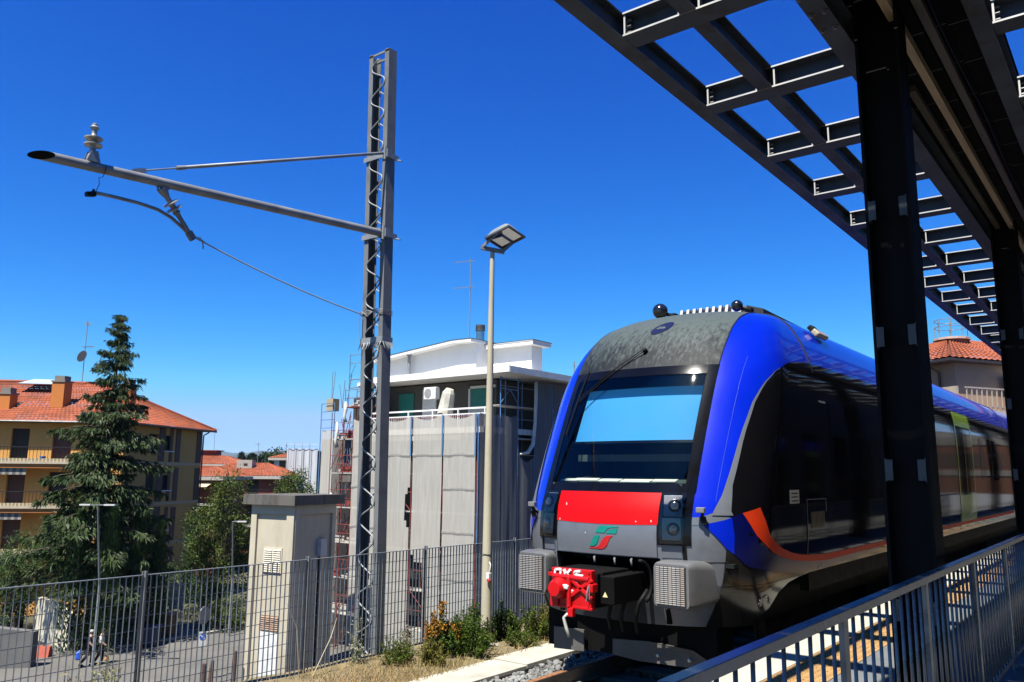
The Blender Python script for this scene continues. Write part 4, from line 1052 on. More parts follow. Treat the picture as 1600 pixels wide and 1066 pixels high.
for z in FL:
    for (t0,t1,za,zb) in ((4.35,5.15,.15,2.85),(5.85,6.25,.15,2.8),(6.7,7.35,.15,2.75),(9.85,10.65,.12,2.75)):
        b=MB(); sidef.box(b,t0,t1,z+za,z+zb,.003,.05); b.build('shutter_panel',brown,apt)
    for t0 in (3.0,5.2):
        b=MB(); sidef.box(b,t0-.05,t0+1.3,z+.92,z+1.0,.0,.07); b.build('window_sill',white,apt)
    b=MB(); sidef.box(b,0,sidef.L,z-.12,z+.10,.002,.03); b.build('floor_band',pm('cream_band',(.66,.46,.25),.9,0,.06,1),apt)
b=MB(); b.quad(P2+V((0,0,GZ)),PB+V((0,0,GZ)),PB+V((0,0,EZ)),P2+V((0,0,EZ))); b.quad(PB+V((0,0,GZ)),PL+V((0,0,GZ)),PL+V((0,0,EZ)),PB+V((0,0,EZ))); b.build('rear_wall',cream,apt)
# drain pipe at the far corner
MB().tube([sidef.p(10.9,3.4,.55),sidef.p(10.85,3.25,.45),sidef.p(10.72,3.05,.12),sidef.p(10.72,2.5,.1),sidef.p(10.72,GZ,.1)],.06,7).build('drain_pipe',gutterm,apt)
# balconies
for z in FL[:3]:
    b=MB(); front.box(b,2.6,15.8,z-.16,z,0,1.25); sl_=b.build('balcony',pm('balcony_edge',(.50,.43,.32),.85),apt)
    b=MB(); front.box(b,2.6,15.8,z-.45,z-.165,0,1.15); b.build('balcony_soffit',orange,sl_)
    b=MB(); front.box(b,2.6,15.8,z+.98,z+1.03,1.17,1.22); b.build('balcony_handrail',ironm,sl_)
    bm_=MB().box(-.011,.011,-.011,.011,0,.98).mesh('balcony_baluster',ironm)
    for i in range(54): place(bm_,'balcony_baluster',sl_,front.p(2.7+i*.24,z,1.195))
    b=MB(); front.box(b,2.6,15.8,z+.005,z+.22,1.12,1.14); b.build('balcony_panel',pm('panel_white',(.55,.45,.28),.8),sl_)
    # folded striped awning hanging under the slab
    for i in range(16):
        b=MB(); t0=6.0+i*.22; front.box(b,t0,t0+.218,z-.92,z-.46,1.0,1.03); b.build('awning_stripe',pm('awning_grey',(.12,.12,.12),.8) if i%2 else pm('awning_white',(.34,.31,.26),.8),sl_)
for (t,z,cm) in ((8.35,.58,(.03,.05,.35)),(5.05,.58,(.05,.18,.55))):
    b=MB(); c=front.p(t,z,.9); b.lathe(c,(0,0,1),[(0,.16),(.36,.2),(.38,.17)],12); o=b.build('balcony_bucket',pm('bucket%.1f'%t,cm,.4)); tag(o,'blue plastic bucket on the top balcony near the cedar' if t<6 else 'dark blue bucket beside the open doorway of the top balcony','bucket')
# roof
R1=P1+v_*5.35+u_*5; R0=R1+u_*16; RZ=6.75; ov=.75
def up3(p,z): return V((p.x,p.y,z))
e1=up3(P1-u_*ov-v_*ov,EZ); e2=up3(P2-u_*ov+v_*ov,EZ); eL=up3(PL-v_*ov+u_*ov,EZ); eB=up3(PB+v_*ov+u_*ov,EZ); r1=up3(R1,RZ); r0_=up3(R0,RZ)
rf=tileroof((eL,e1,r1,r0_),terra,apt); 
tileroof((e1,e2,r1+V((.02,.02,0)),r1),terra,apt); tileroof((e2,eB,r0_,r1),terra,apt,pitch=.6); tileroof((eB,eL,r0_,r0_+V((.02,.02,0))),terra,apt,pitch=.6)
for a,c in ((e1,r1),(e2,r1),(r1,r0_)): MB().tube([a+V((0,0,.06)),c+V((0,0,.06))],.12,6).build('ridge_tiles',terra,rf)
for a,c in ((eL,e1),(e1,e2)): MB().tube([a+V((0,0,-.05)),c+V((0,0,-.05))],.09,6).build('gutter',gutterm,apt)
b=MB(); b.add([eL+V((0,0,-.10)),e1+V((0,0,-.10)),e2+V((0,0,-.10)),eB+V((0,0,-.10))],[(0,1,2,3)]); b.build('eave_soffit',pm('soffit_brown',(.10,.06,.04),.9),apt)
def onroof(t,f): return up3(P1+u_*t,0).lerp(up3(R1+u_*(t-5),0),f)+V((0,0,EZ+(RZ-EZ)*f))
for (t,f,w_,h_,cap) in ((8.9,.22,.75,1.25,1),(5.6,.30,.85,2.0,2),(1.9,.62,.7,1.0,1)):
    c=onroof(t,f); b=MB(); b.obox(c+V((0,0,h_/2-.3)),u_*w_/2,v_*w_/2,V((0,0,h_/2+.3))); ch=b.build('chimney',pm('chimney_orange',(.60,.20,.035),.9,0,.08,2),rf)
    b=MB(); b.obox(c+V((0,0,h_+.06)),u_*(w_/2+.06),v_*(w_/2+.06),V((0,0,.06))); b.obox(c+V((0,0,h_+.3)),u_*w_*.4,v_*w_*.4,V((0,0,.18))); b.build('chimney_cap',pm('cap_grey',(.22,.20,.17),.9),ch)
c=onroof(8.6,.80); b=MB(); sl=(up3(R1,RZ)-up3(P1,EZ)-up3(u_*5,0)).normalized(); nn=u_.cross(sl).normalized(); nn=nn if nn.z>0 else -nn
tag(MB().obox(c+nn*.35+V((0,0,.3)),u_*1.3,sl*.95+V((0,0,-.25)),nn*.04).build('solar_panel',pm('panel_pale',(.55,.66,.66),.3,0,coat=.5)),'pale solar water panel on the red roof near the ridge','solar panel')
an=antenna('roof_antenna','thin tv antenna mast with dark dish on red roof by the cedar',onroof(6.4,.93),5.2,((.97,1.6,-.8,.4),(.60,1.0,.8,.3)))
ca=onroof(6.4,.93); b=MB(); b.lathe(ca+V((.1,-.15,2.3)),(.3,-.9,.25),[(0,.05),(.05,.3),(.12,.48)],14); b.build('dish',ironm,an); 

# --- transformer tower
tw=thing('transformer_tower','tall cream concrete transformer tower with flat dark roof slab','tower',(-34.6,26.4,GZ))
A=V((-34.0,25.72,0)); ang=math.radians(41); du=V((-math.cos(math.radians(41)),-math.sin(math.radians(41)),0))
A=V((-33.15,25.2,0)); left=A+V((-.95,-1.95,0)).normalized()*0
# near vertical edge A; faces run to the left (towards -x) and to the right (towards +y)
fl=Face(A,A+V((-2.62,-.50,0)),(.2,-1)); fr=Face(A,A+V((-.56,2.95,0)),(1,.2))
towm=pm('tower_render',(.50,.45,.34),.92,0,.10,1.2,.2,20,stain=(.36,.31,.23),sscale=1.3,samt=.4,stretch=(1,1,.4))
TZ=-1.60
b=MB()
cs=[fl.p(0,0),fl.p(fl.L,0),fl.p(fl.L,0)+fr.d*fr.L,fr.p(fr.L,0)]
for i in range(4):
    p,q=cs[i],cs[(i+1)%4]; b.quad(p+V((0,0,GZ)),q+V((0,0,GZ)),q+V((0,0,TZ)),p+V((0,0,TZ)))
b.build('core',towm,tw)
for f_,s_ in ((fl,.36),(fr,.36)):
    for t0,t1 in ((-.10,s_),(f_.L-s_,f_.L+.0)):
        b=MB(); f_.box(b,t0+ (0 if f_ is fl else .104),t1,GZ,TZ-.45,.0,.12); b.build('corner_pier',towm,tw)
    b=MB(); f_.box(b,-.10+(0 if f_ is fl else .104),f_.L,TZ-.45,TZ,.0,.123); b.build('top_band',towm,tw)
cc=sum(cs,V())/4
slab=MB(); e=[c+(c-cc).normalized()*.52 for c in cs]
slab.prism([c+V((0,0,TZ+.002)) for c in e],(0,0,.48)); slab.build('roof_slab',pm('slab_dirty',(.10,.093,.08),.95,0,.25,2,.2,20,stain=(.03,.027,.024),sscale=2.5,samt=.85,stretch=(1,1,.25)),tw)
# louvred vent, lower vent and door on the lit face
b=MB(); fl.box(b,.62,1.80,-4.85,-3.65,.004,.04); vf=b.build('vent_frame',pm('vent_cream',(.60,.55,.42),.7),tw)
for i in range(11):
    for t0 in (.68,1.25):
        b=MB(); z=-4.77+i*.1; p=fl.p(t0+.25,z,.055); b.obox(p,fl.d*.25,fl.n*.03+V((0,0,-.03)),V((0,0,.012))); b.build('vent_slat',pm('slat_cream',(.66,.62,.50),.6,0,.15,6,stain=(.35,.18,.08),sscale=8,samt=.5),vf)
b=MB(); fl.box(b,.62,1.75,-7.55,-6.85,.004,.03); v2=b.build('vent_frame',pm('vent_rust',(.20,.10,.06),.8),tw)
for i in range(7):
    b=MB(); p=fl.p(1.18,-7.49+i*.095,.045); b.obox(p,fl.d*.55,fl.n*.03+V((0,0,-.02)),V((0,0,.014))); b.build('vent_slat',pm('slat_rust',(.40,.26,.17),.7),v2)
b=MB(); fl.box(b,.62,1.80,GZ,-7.62,.01,.06); b.build('door',pm('door_white',(.70,.71,.70),.5),tw)
b=MB(); fr.box(b,1.75,2.2,-4.15,-3.3,.02,.28); b.build('meter_box',pm('box_grey',(.45,.47,.50),.5),tw)
b=MB(); fr.box(b,1.88,1.98,GZ,-4.16,.01,.06); b.build('cable_conduit',black,tw)

# --- building under renovation (aligned with the railway) + its scaffold
ren=thing('renovated_building','white roofed flat building under renovation behind grey scaffold netting','building',(-31,36,GZ))
wht=pm('bright_white_render',(.84,.84,.82),.8,0,.04,1)
wgrey=pm('grey_render',(.13,.12,.11),.9,0,.15,1,.2,15,stain=(.07,.065,.06),sscale=1.5,samt=.4)
b=MB(); b.box(-42.5,-27.6,34.2,52,GZ,2.1); b.build('lower_walls',wgrey,ren)
b=MB(); b.box(-36.2,-26.8,31.9,52,2.1,2.4); b.build('balcony_slab',pm('slab_white',(.66,.64,.58),.8),ren)
b=MB(); b.box(-38.2,-28.4,34.8,52,2.4,5.2); b.build('top_storey_wall',pm('storey_grey',(.10,.095,.085),.9,0,.12,1),ren)
b=MB(); b.prism([(-36.4,32.55,5.28),(-25.72,32.55,5.28),(-25.72,53,5.28),(-38.6,53,5.28),(-38.6,33.6,5.28)],(0,0,.22)); rs=b.build('roof_slab',wht,ren)
MB().prism([(-36.4,32.46,5.20),(-25.66,32.46,5.20),(-25.66,32.54,5.20),(-36.4,32.54,5.20)],(0,0,.36)).build('eave_fascia',wht,ren)
MB().box(-25.715,-25.62,32.5,53,5.18,5.52).build('eave_gutter',pm('gutter_light',(.62,.62,.6),.5),ren)
# penthouse with two sloping tops
pz=lambda x: 6.72+ (x+41.2)*.098
b=MB(); b.prism([(-37.9,35,5.5),(-30.1,35,5.5),(-30.1,35,7.45),(-31.4,35,7.45),(-37.9,35,pz(-37.9)-.16)],(0,2.5,0)); ph=b.build('penthouse',wht,ren)
edge=pm('roof_edge_dark',(.03,.03,.033),.7)
b=MB(); b.prism([(-38.3,34.35,pz(-38.3)),(-31.4,34.35,7.62),(-29.95,34.35,7.60),(-29.95,34.35,7.44),(-31.4,34.35,7.46),(-38.3,34.35,pz(-38.3)-.16)],(0,3.4,0)); pr=b.build('penthouse_roof',wht,ph)
b=MB(); b.prism([(-38.3,34.33,pz(-38.3)+.03),(-31.4,34.33,7.65),(-29.93,34.33,7.63),(-29.93,34.33,7.60),(-31.4,34.33,7.62),(-38.3,34.33,pz(-38.3))],(0,3.45,0)); b.build('roof_edge',edge,pr)
b=MB(); b.box(-30.098,-27.0,36.2,37.2,5.5,7.16); b.build('penthouse_annex',wht,ren)
b=MB(); b.box(-30.095,-26.6,35.75,37.5,7.161,7.36); b.box(-30.09,-26.57,35.72,37.55,7.361,7.40); b.build('annex_roof',wht,ren)
MB().box(-30.09,-26.55,35.71,37.56,7.401,7.43).build('roof_edge',edge,ren)
b=MB(); b.cyl((-33.2,39,5.5),(-33.2,39,9.0),.27,14); fl_=b.build('flue',pm('flue_steel',(.45,.52,.60),.15,.9,.1),ren,smooth=False,auto=40)
b=MB(); b.lathe((-33.2,39,9.0),(0,0,1),[(0,.30),(.06,.31),(.10,.31),(.12,.29),(.2,.31),(.4,.30),(.42,.2)],14); b.build('flue_cap',pm('cap_dark',(.06,.06,.06),.6),fl_,auto=30)
b=MB(); b.cyl((-35.2,34.7,5.75),(-35.2,34.7,7.05),.10,12); b.lathe((-35.2,34.7,7.05),(0,0,1),[(0,.11),(.02,.17),(.2,.17),(.22,.1)],12); b.box(-35.35,-35.05,34.6,34.85,5.55,5.75); b.build('wall_flue',galv,ren,auto=40)
antenna('roof_antenna','tall thin tv antenna mast above the white penthouse roof',(-33.25,38,5.5),8.1,((.98,1.5,-.9,-.3),(.77,1.5,-.9,-.25)))
antenna('roof_antenna','short grey antenna on the eave just left of the train nose',(-26.0,39.0,5.4),1.1,((.8,.5,.8,.3),))
teal=pm('teal_shutter',(.02,.22,.18),.5)
for (x0,x1,z0,z1,m_) in ((-36.0,-34.75,2.45,4.75,teal),(-30.2,-28.55,3.7,4.75,teal),(-30.2,-28.55,2.45,3.69,pm('shutter_pale',(.60,.64,.60),.6)),(-34.0,-32.9,2.45,4.9,wht)):
    b=MB(); b.box(x0,x1,34.72,34.79,z0,z1); b.build('shutter' ,m_,ren)
MB().box(-30.35,-30.22,34.68,34.79,2.4,4.9).build('door_frame',wht,ren); MB().box(-30.35,-28.4,34.68,34.79,4.76,4.9).build('door_frame',wht,ren)
# balcony rail (white) along the front
b=MB(); b.box(-36.1,-26.75,31.95,32.0,3.33,3.42); b.box(-36.1,-26.75,31.95,32.0,3.06,3.12); br=b.build('balcony_rail',wht,ren)
bm_=MB().box(-.018,.018,-.018,.018,2.4,3.06).mesh('balcony_baluster',pm('rail_white_red',(.60,.52,.48),.6))
for i in range(64): place(bm_,'balcony_baluster',br,(-36.05+i*.147,31.975,0))
for i in range(6): MB().box(-36.1+i*1.85,-36.03+i*1.85,31.94,32.01,2.4,3.42).build('rail_post',wht,br)
# AC unit and wrapped furniture on the scaffold shelf
ac=thing('air_conditioner','white air conditioner box on a scaffold shelf above the netting','air conditioner',(-30.9,32.6,4.03))
MB().box(-31.75,-30.85,32.5,32.85,4.06,4.72).build('casing',wht,ac,bevel=.02)
MB().lathe((-31.43,32.5,4.39),(0,-1,0),[(0,.27),(.012,.27),(.014,.25)],18).build('fan_grille',pm('fan_grey',(.30,.30,.29),.6),ac)
tag(MB().tube([(-30.1,32.5,2.42),(-30.15,32.5,3.0),(-30.05,32.55,3.7),(-29.95,32.6,4.3),(-29.85,32.6,4.55)],[.42,.46,.40,.36,.22],9).build('wrapped_bundle',pm('tarp_cream',(.52,.50,.42),.8,0,.2,3,.5,6)),'cream tarpaulin wrapped bundle standing on the top balcony','bundle')

scaf=thing('scaffold','blue and red tube scaffold hung with grey netting round the renovated building','scaffold',(-31,31.2,GZ))
sblue=pm('scaffold_blue',(.10,.24,.46),.5,.1,.2,3); sred=pm('scaffold_red_lead',(.22,.035,.025),.7,.1,.2,4); splank=pm('scaffold_deck',(.50,.48,.43),.7,.2,.2,3)
net=netmat('grey_scaffold_net',(.54,.525,.475),.78); netd=net
SX=[-26.72,-28.98,-31.28,-33.65,-36.05]
SY=31.2; RX=-26.60
tubes={}
def stube(p0,p1,mat,parent=scaf,name='scaffold_tube',r=.028): return MB().cyl(p0,p1,r,6).build(name,mat,parent)
for x in SX:
    z=GZ
    while z<3.0:
        zt=min(z+2.0,3.0); stube((x,SY+.06,z),(x,SY+.06,zt),sred if z<.2 else sblue); stube((x,SY+.95,z),(x,SY+.95,zt),sred if z<.2 else sblue); z+=2.0
for z in (-8,-6,-4,-2,0,1.9):
    b=MB(); b.box(SX[-1],SX[0],SY+.15,SY+.9,z-.05,z); b.build('scaffold_deck',splank,scaf)
    stube((SX[-1],SY+.06,z+1),(SX[0],SY+.06,z+1),sred,r=.022)
for i in range(4):
    for z in (-8,-6,-4,-2): stube((SX[i],SY+.1,z),(SX[i+1],SY+.1,z+2),sred,r=.02)
# netting: one hanging panel per bay, lapped in three drops, swagged along the top
def netpanel(x0,x1,zlo,zhi,y,swag,tear=None,seed=0,axis='x',name='net_panel',mat=None):
    nu,nv=14,36
    def fn(u,v):
        z=zlo+(zhi-zlo)*v
        if v>.85: z-=swag*math.sin(math.pi*u)*(v-.85)/.15
        d=.02*math.sin(u*9+seed)*math.sin(v*5+seed)+.006*math.sin(u*23+seed*2)+.02*math.sin(math.pi*u)
        e=.02*math.sin(v*13+seed*3)
        c=x0+(x1-x0)*u+e*(1 if 0<u<1 else .5)
        return (c,y-d,z) if axis=='x' else (y+d,c,z)
    mb=MB().grid(fn,nu,nv)
    if tear: mb.f=[f for f in mb.f if not tear(sum((V(mb.v[i]) for i in f),V())/4)]
    return mb.build(name,mat or net,scaf,smooth=True)
for i in range(4):
    x0,x1=SX[i+1]+.05,SX[i]-.05
    tear=None
    if i==1: x0+=.06
    if i==2: tear=lambda c: c.x>-31.66 and -3.1<c.z<-.35 and c.x>-31.36-.42*(1-abs((c.z+1.9)/1.3)) if True else None
    if i==1: tear=lambda c: c.x<-30.9 and -8.2<c.z<-4.2 or (c.z<-4.6 and -30.9<=c.x<-30.3 and c.z>-8.0)
    netpanel(x0,x1,-9.4,3.05,SY,.28,tear,i*1.7)
    for z in (1.0,-.72,-2.9,-5.2):
        if not (i in (1,2) and z<-.5): MB().box(x0+.03,x1-.03,SY-.062,SY-.058,z-.07,z+.07).build('net_lap',netmat('net_lap_pale',(.50,.485,.45),.35),scaf)
    # pale board along the parapet
MB().box(-36,-27.9,SY+.02,SY+.04,1.72,1.95).build('toe_board',pm('board_cream',(.66,.62,.50),.8),scaf)
for x in SX[:4]: stube((x+.0,SY-.07,.9),(x,SY-.07,3.0),sblue,r=.045)
# right-hand (shaded) side along the railway
RY=[31.25,33.0,34.5,36.0,37.7,39.4,41.1]
for y in RY:
    for xx in (RX-.03,RX-.9): stube((xx,y,GZ),(xx,y,5.1 if y>32.5 else 3.0),sblue)
for z in (-8,-6,-4,-2,0,1.9,3.6):
    for a_,b_ in zip(RY[:-1],RY[1:]):
        if z>3 and a_<33: continue
        stube((RX-.03,a_,z+1),(RX-.03,b_,z+1),galv,r=.02)
    MB().box(RX-.9,RX-.1,33 if z>3 else 31.3,41,z-.05,z).build('scaffold_deck',splank,scaf)
stube((RX,33.0,3.7),(RX,33.7,4.4),sblue,r=.02); stube((RX,34.5,3.7),(RX,33.8,4.4),sblue,r=.02); stube((RX,33.0,4.45),(RX,34.5,4.45),sblue); stube((RX,33,5.0),(RX,34.5,5.0),sblue)
dnet=netmat('shaded_scaffold_net',(.20,.205,.21),.85)  # same netting in a darker colour, painting the shade on this side
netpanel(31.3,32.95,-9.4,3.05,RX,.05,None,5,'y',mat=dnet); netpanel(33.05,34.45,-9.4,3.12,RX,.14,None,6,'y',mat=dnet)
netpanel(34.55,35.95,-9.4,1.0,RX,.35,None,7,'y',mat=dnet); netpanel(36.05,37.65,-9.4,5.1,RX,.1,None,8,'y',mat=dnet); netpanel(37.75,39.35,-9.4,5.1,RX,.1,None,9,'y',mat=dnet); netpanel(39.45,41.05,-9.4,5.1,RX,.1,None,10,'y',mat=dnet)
MB().tube([(RX+.05,36.0,5.05),(RX+.10,35.95,4.2),(RX+.12,35.85,2.8),(RX+.16,35.6,1.6),(RX+.12,35.2,1.15),(RX+.08,34.6,1.05)],[.10,.10,.09,.11,.10,.05],8).build('rolled_net',pm('net_roll',(.66,.64,.58),.8),scaf,smooth=True)
# open scaffold tower at the left end, decks at several lifts
OX=[-36.15,-38.0,-39.15]; OY=[32.2,33.1]
for ix,x in enumerate(OX):
    for y in OY:
        top=5.9 if ix==0 else (5.0 if ix==1 else 3.6)
        z=GZ
        while z<top: zt=min(z+2,top); stube((x,y,z),(x,y,zt),(sblue if z>2.9 else sred)); z+=2
for z in (-8,-6,-4,-2,0,2.0,3.9):
    for x0,x1 in ((OX[1],OX[0]),(OX[2],OX[1])):
        if z>3 and x0<-38.5: continue
        MB().box(x0,x1,OY[0]+.05,OY[1]-.05,z-.06,z).build('scaffold_deck',sred if z in (3.9,) else splank,scaf)
        for y in OY:
            stube((x0,y,z+1.0),(x1,y,z+1.0),galv if z>1 else sred,r=.022); stube((x0,y,z+.5),(x1,y,z+.5),sred,r=.02)
        stube((x0,OY[0],z-1.9),(x1,OY[0],z-.1),sred,r=.02)
        stube((x1,OY[0],z-1.9),(x1,OY[1],z-.1),sred,r=.02)
for x in (-36.9,-38.4):
    for y in (34.0,34.9,35.8): 
        stube((x,y,GZ),(x,y,4.8),sred); 
        for z in (-7,-5,-3,-1,1,3): stube((x-.8,y,z),(x+.8,y,z),sred,r=.02)
top=[(-36.6,32.2),(-38.0,32.2),(-36.6,33.1),(-38.0,33.1)]
for x,y in top: stube((x+.3,y,3.9),(x+.3,y,7.1),sblue)
for z in (7.0,6.5,5.5,5.0):
    for y in (32.2,33.1): stube((-36.3,y,z),(-37.7,y,z),sred if z<6 else galv,r=.02)
stube((-37.7,32.2,5.6),(-37.2,32.2,6.4),sblue,r=.018); stube((-36.3,32.2,5.6),(-36.9,32.2,6.4),sblue,r=.018)
random.seed(3)
MB().box(-39.2,-36.1,33.9,33.93,GZ,4.6).build('interior_shade_sheet',pm('painted_interior_shade',(.035,.03,.025),.9,0,.3,2),scaf)  # dark sheet standing in for the shaded interior behind the scaffold
for k in range(80):
    x=random.uniform(-39.1,-36.2); z=random.choice((-8,-6,-4,-2,0,2,3.9)); y=random.uniform(32.3,33.0); l=random.uniform(.5,1.6)
    if random.random()<.5: MB().box(x,min(x+l,-36.2),y,y+.03,z+.02,z+random.uniform(.15,.5)).build('toe_board',splank if k%3 else sred,scaf)
    else: stube((x,y,z),(x+random.uniform(-.6,.6),y,z+random.uniform(1.2,2.0)),random.choice((sred,sblue,galv)),r=.022)
for k,(x,z,h) in enumerate(((-38.9,-1.2,1.6),(-38.6,3.0,1.5),(-37.9,4.2,1.2))):
    MB().tube([(x,32.15,z),(x+.1,32.1,z-h*.4),(x-.05,32.12,z-h*.75),(x+.06,32.15,z-h)],[.05,.11,.08,.12],7).build('rolled_net',pm('net_roll',(.66,.64,.58),.8),scaf,smooth=True)
# netted far-left return
netpanel(-40.4,-39.25,-9.4,2.55,32.5,.0,None,3)
for x in (-40.45,-39.2): stube((x,32.42,GZ),(x,32.42,4.2),sblue)
for z in (2.7,3.2,3.7,4.2): stube((-40.45,32.42,z),(-39.2,32.42,z),sblue,r=.02)
MB().box(-40.1,-39.5,32.5,33.0,3.75,4.5).build('tool_crate',pm('crate_tan',(.40,.32,.2),.8),scaf)
stube((-39.75,32.6,4.4),(-39.75,32.6,6.2),galv,r=.02); stube((-39.7,32.6,4.4),(-39.62,32.7,6.2),galv,r=.02)

# --- houses in the middle distance
brick=pm('red_brick',(.22,.055,.035),.9,0,.2,3,.2,30)
def atd(px,py,d): return fw*d+rt*((px-800)/F_PX*d)+up*((533-py)/F_PX*d)
def hiphouse(name,label,c,ax,Lh,Wh,ez,rz,wallm,ridge=.5,mats=None):
    h=thing(name,label,'house',(c.x,c.y,GZ)); ax=V((ax[0],ax[1],0)).normalized(); ay=V((-ax.y,ax.x,0)); c=V((c.x,c.y,0))
    b=MB(); b.obox(c+V((0,0,(GZ+ez)/2)),ax*(Lh/2),ay*(Wh/2),V((0,0,(ez-GZ)/2))); b.build('wall',wallm,h)
    o=.7; E=[c+ax*(sx_*(Lh/2+o))+ay*(sy_*(Wh/2+o))+V((0,0,ez)) for sx_,sy_ in ((-1,-1),(1,-1),(1,1),(-1,1))]; R=[c+ax*(-Lh*ridge/2)+V((0,0,rz)),c+ax*(Lh*ridge/2)+V((0,0,rz))]
    tileroof((E[0],E[1],R[1],R[0]),terra,h,pitch=.45,row=.6); tileroof((E[1],E[2],R[1],R[1]),terra,h,pitch=.45,row=.6); tileroof((E[2],E[3],R[0],R[1]),terra,h,pitch=.6,row=.8); tileroof((E[3],E[0],R[0],R[0]),terra,h,pitch=.45,row=.6)
    b=MB(); b.prism([e_+V((0,0,-.35)) for e_ in E],(0,0,.34)); b.build('eave',pm('eave_pale',(.42,.40,.36),.8),h)
    return h,c,ax,ay
c=atd(392,737,98); rdir=(rt.x,rt.y)
h1,c1,ax1,ay1=hiphouse('brick_house','brick house with wide red hip roof and grey roof hatch block',c,rdir,9.4,11,-.45,1.05,brick,.42)
front1=Face(c1-ax1*4.7-ay1*5.5,c1+ax1*4.7-ay1*5.5,-ay1)
if front1.n.dot(-V((c1.x,c1.y,0)))<0: front1.n=-front1.n
b=MB(); b.obox(c1+ax1*.1-ay1*2.2+V((0,0,.75)),ax1*.9,ay1*.7,V((0,0,.62))); hb=b.build('roof_hatch',pm('hatch_grey',(.36,.34,.30),.9),h1)
b=MB(); b.obox(c1+ax1*.25-ay1*2.92+V((0,0,.85)),ax1*.22,ay1*.02,V((0,0,.12))); b.build('hatch_window',dark,hb)
for t0,t1,z in ((1.6,4.4,-1.2),):
    b=MB(); a_=front1.p(t0,z-.0,.1); b.add([front1.p(t0,z,.05),front1.p(t1,z,.05),front1.p(t1+.1,z-.55,1.0),front1.p(t0+.1,z-.55,1.0)],[(0,1,2,3)]); b.build('awning',pm('awning_cream',(.66,.52,.32),.8),h1)
for z in (-2.9,-5.9):
    b=MB(); front1.box(b,.1,9.2,z-.2,z,.0,1.2); bq=b.build('balcony',pm('balcony_grey',(.34,.33,.31),.8),h1)
    b=MB(); front1.box(b,.1,9.2,z+.9,z+.95,1.1,1.15); b.build('balcony_handrail',ironm,bq)
    for i in range(30):
        b=MB(); front1.box(b,.15+i*.3,.18+i*.3,z,z+.9,1.11,1.14); b.build('balcony_baluster',ironm,bq)
    for t0 in (1.2,3.6,6.2): b=MB(); front1.box(b,t0,t0+1.2,z+.05,z+2.1,-.02,.03); b.build('window',dark,h1)
    b=MB(); front1.box(b,2.2,3.0,z+.1,z+.8,.3,.6); b.build('window_box',white,h1)
c=atd(332,735,112)
h2,c2,ax2,ay2=hiphouse('tiled_house','red tiled roof house with flat topped stair block near the apartment corner',c,rdir,8.5,9,.95,2.15,brick,.4)
b=MB(); b.obox(c2-ax2*1.6+ay2*1.0+V((0,0,2.0)),ax2*1.9,ay2*1.2,V((0,0,.8))); b.obox(c2-ax2*1.6+ay2*1.0+V((0,0,2.85)),ax2*2.2,ay2*1.5,V((0,0,.06))); sb_=b.build('stair_block',brick,h2)
f2=Face(c2-ax2*4.25-ay2*4.5,c2+ax2*4.25-ay2*4.5,-ay2); f2.n=-f2.n if f2.n.dot(-c2)<0 else f2.n
b=MB(); b.add([f2.p(.6,.3,.05),f2.p(4,.3,.05),f2.p(3.9,-.3,1.),f2.p(.5,-.3,1.)],[(0,1,2,3)]); b.build('awning',MATS['awning_cream'],h2)
c=atd(322,748,84)
h3,c3,ax3,ay3=hiphouse('terrace_house','low red tiled roof with cream awning beside the apartment block',c,rdir,5.4,8,-.5,.55,brick,.3)
f3=Face(c3-ax3*2.7-ay3*4,c3+ax3*2.7-ay3*4,-ay3); f3.n=-f3.n if f3.n.dot(-c3)<0 else f3.n
b=MB(); b.add([f3.p(1.6,-1.0,.05),f3.p(5.0,-1.0,.05),f3.p(4.7,-1.5,1.2),f3.p(1.5,-1.5,1.2)],[(0,1,2,3)]); b.build('awning',MATS['awning_cream'],h3)
b=MB(); f3.box(b,0,5.4,-3.3,-3.1,0,1.1); b.build('balcony',MATS['balcony_grey'],h3)
antenna('roof_antenna','thin antenna on the flat topped stair block',(c2.x,c2.y,2.9),3.2,((.9,1.0,.8,.3),))
antenna('roof_antenna','small antenna rising behind the grey roof hatch',(c1.x-.2,c1.y+1,1.0),2.6,((.9,1.2,-.8,.2),))
c=atd(455,725,125)
h4,c4,ax4,ay4=hiphouse('pale_blue_house','pale blue and white house with small red roof far behind the tower',c,rdir,3.6,6,2.1,2.9,pm('pale_blue',(.42,.52,.68),.85),.3)
f4=Face(c4-ax4*1.8-ay4*3,c4+ax4*1.8-ay4*3,-ay4); f4.n=-f4.n if f4.n.dot(-c4)<0 else f4.n
for z in (.4,-2.2):
    b=MB(); f4.box(b,0,3.6,z-.15,z,.0,.9); b.build('balcony',white,h4); b=MB(); f4.box(b,.8,2.0,z+.05,z+1.6,-.02,.03); b.build('window',dark,h4)
# far netted block
nb_=thing('netted_block','pale block wrapped in white scaffold netting far behind the tower','building',(atd(472,740,100).x,atd(472,740,100).y,GZ))
c=atd(470,740,100); c=V((c.x,c.y,0)); axr=V((rt.x,rt.y,0)).normalized(); ayr=V((-axr.y,axr.x,0))
b=MB(); b.obox(c+ayr*4+V((0,0,-4)),axr*1.8,ayr*3.6,V((0,0,6.6))); b.build('wall',wgrey,nb_)
for i in range(4):
    b=MB(); x=-1.9+i*.95; b.grid(lambda u,v: c+axr*(x+.93*u)+ayr*(.3-.04*math.sin(u*6+i))+V((0,0,-9+11.9*v)),6,8); b.build('net_panel',netmat('white_net',(.66,.70,.74),.9),nb_,smooth=True)
    b=MB(); b.cyl(c+axr*x+V((0,0,GZ)),c+axr*x+V((0,0,3.6)),.03,5); b.build('scaffold_tube',galv,nb_)
b=MB(); b.cyl(c+axr*-1.9+V((0,0,3.4)),c+axr*1.9+V((0,0,3.4)),.03,5); b.build('scaffold_tube',galv,nb_)

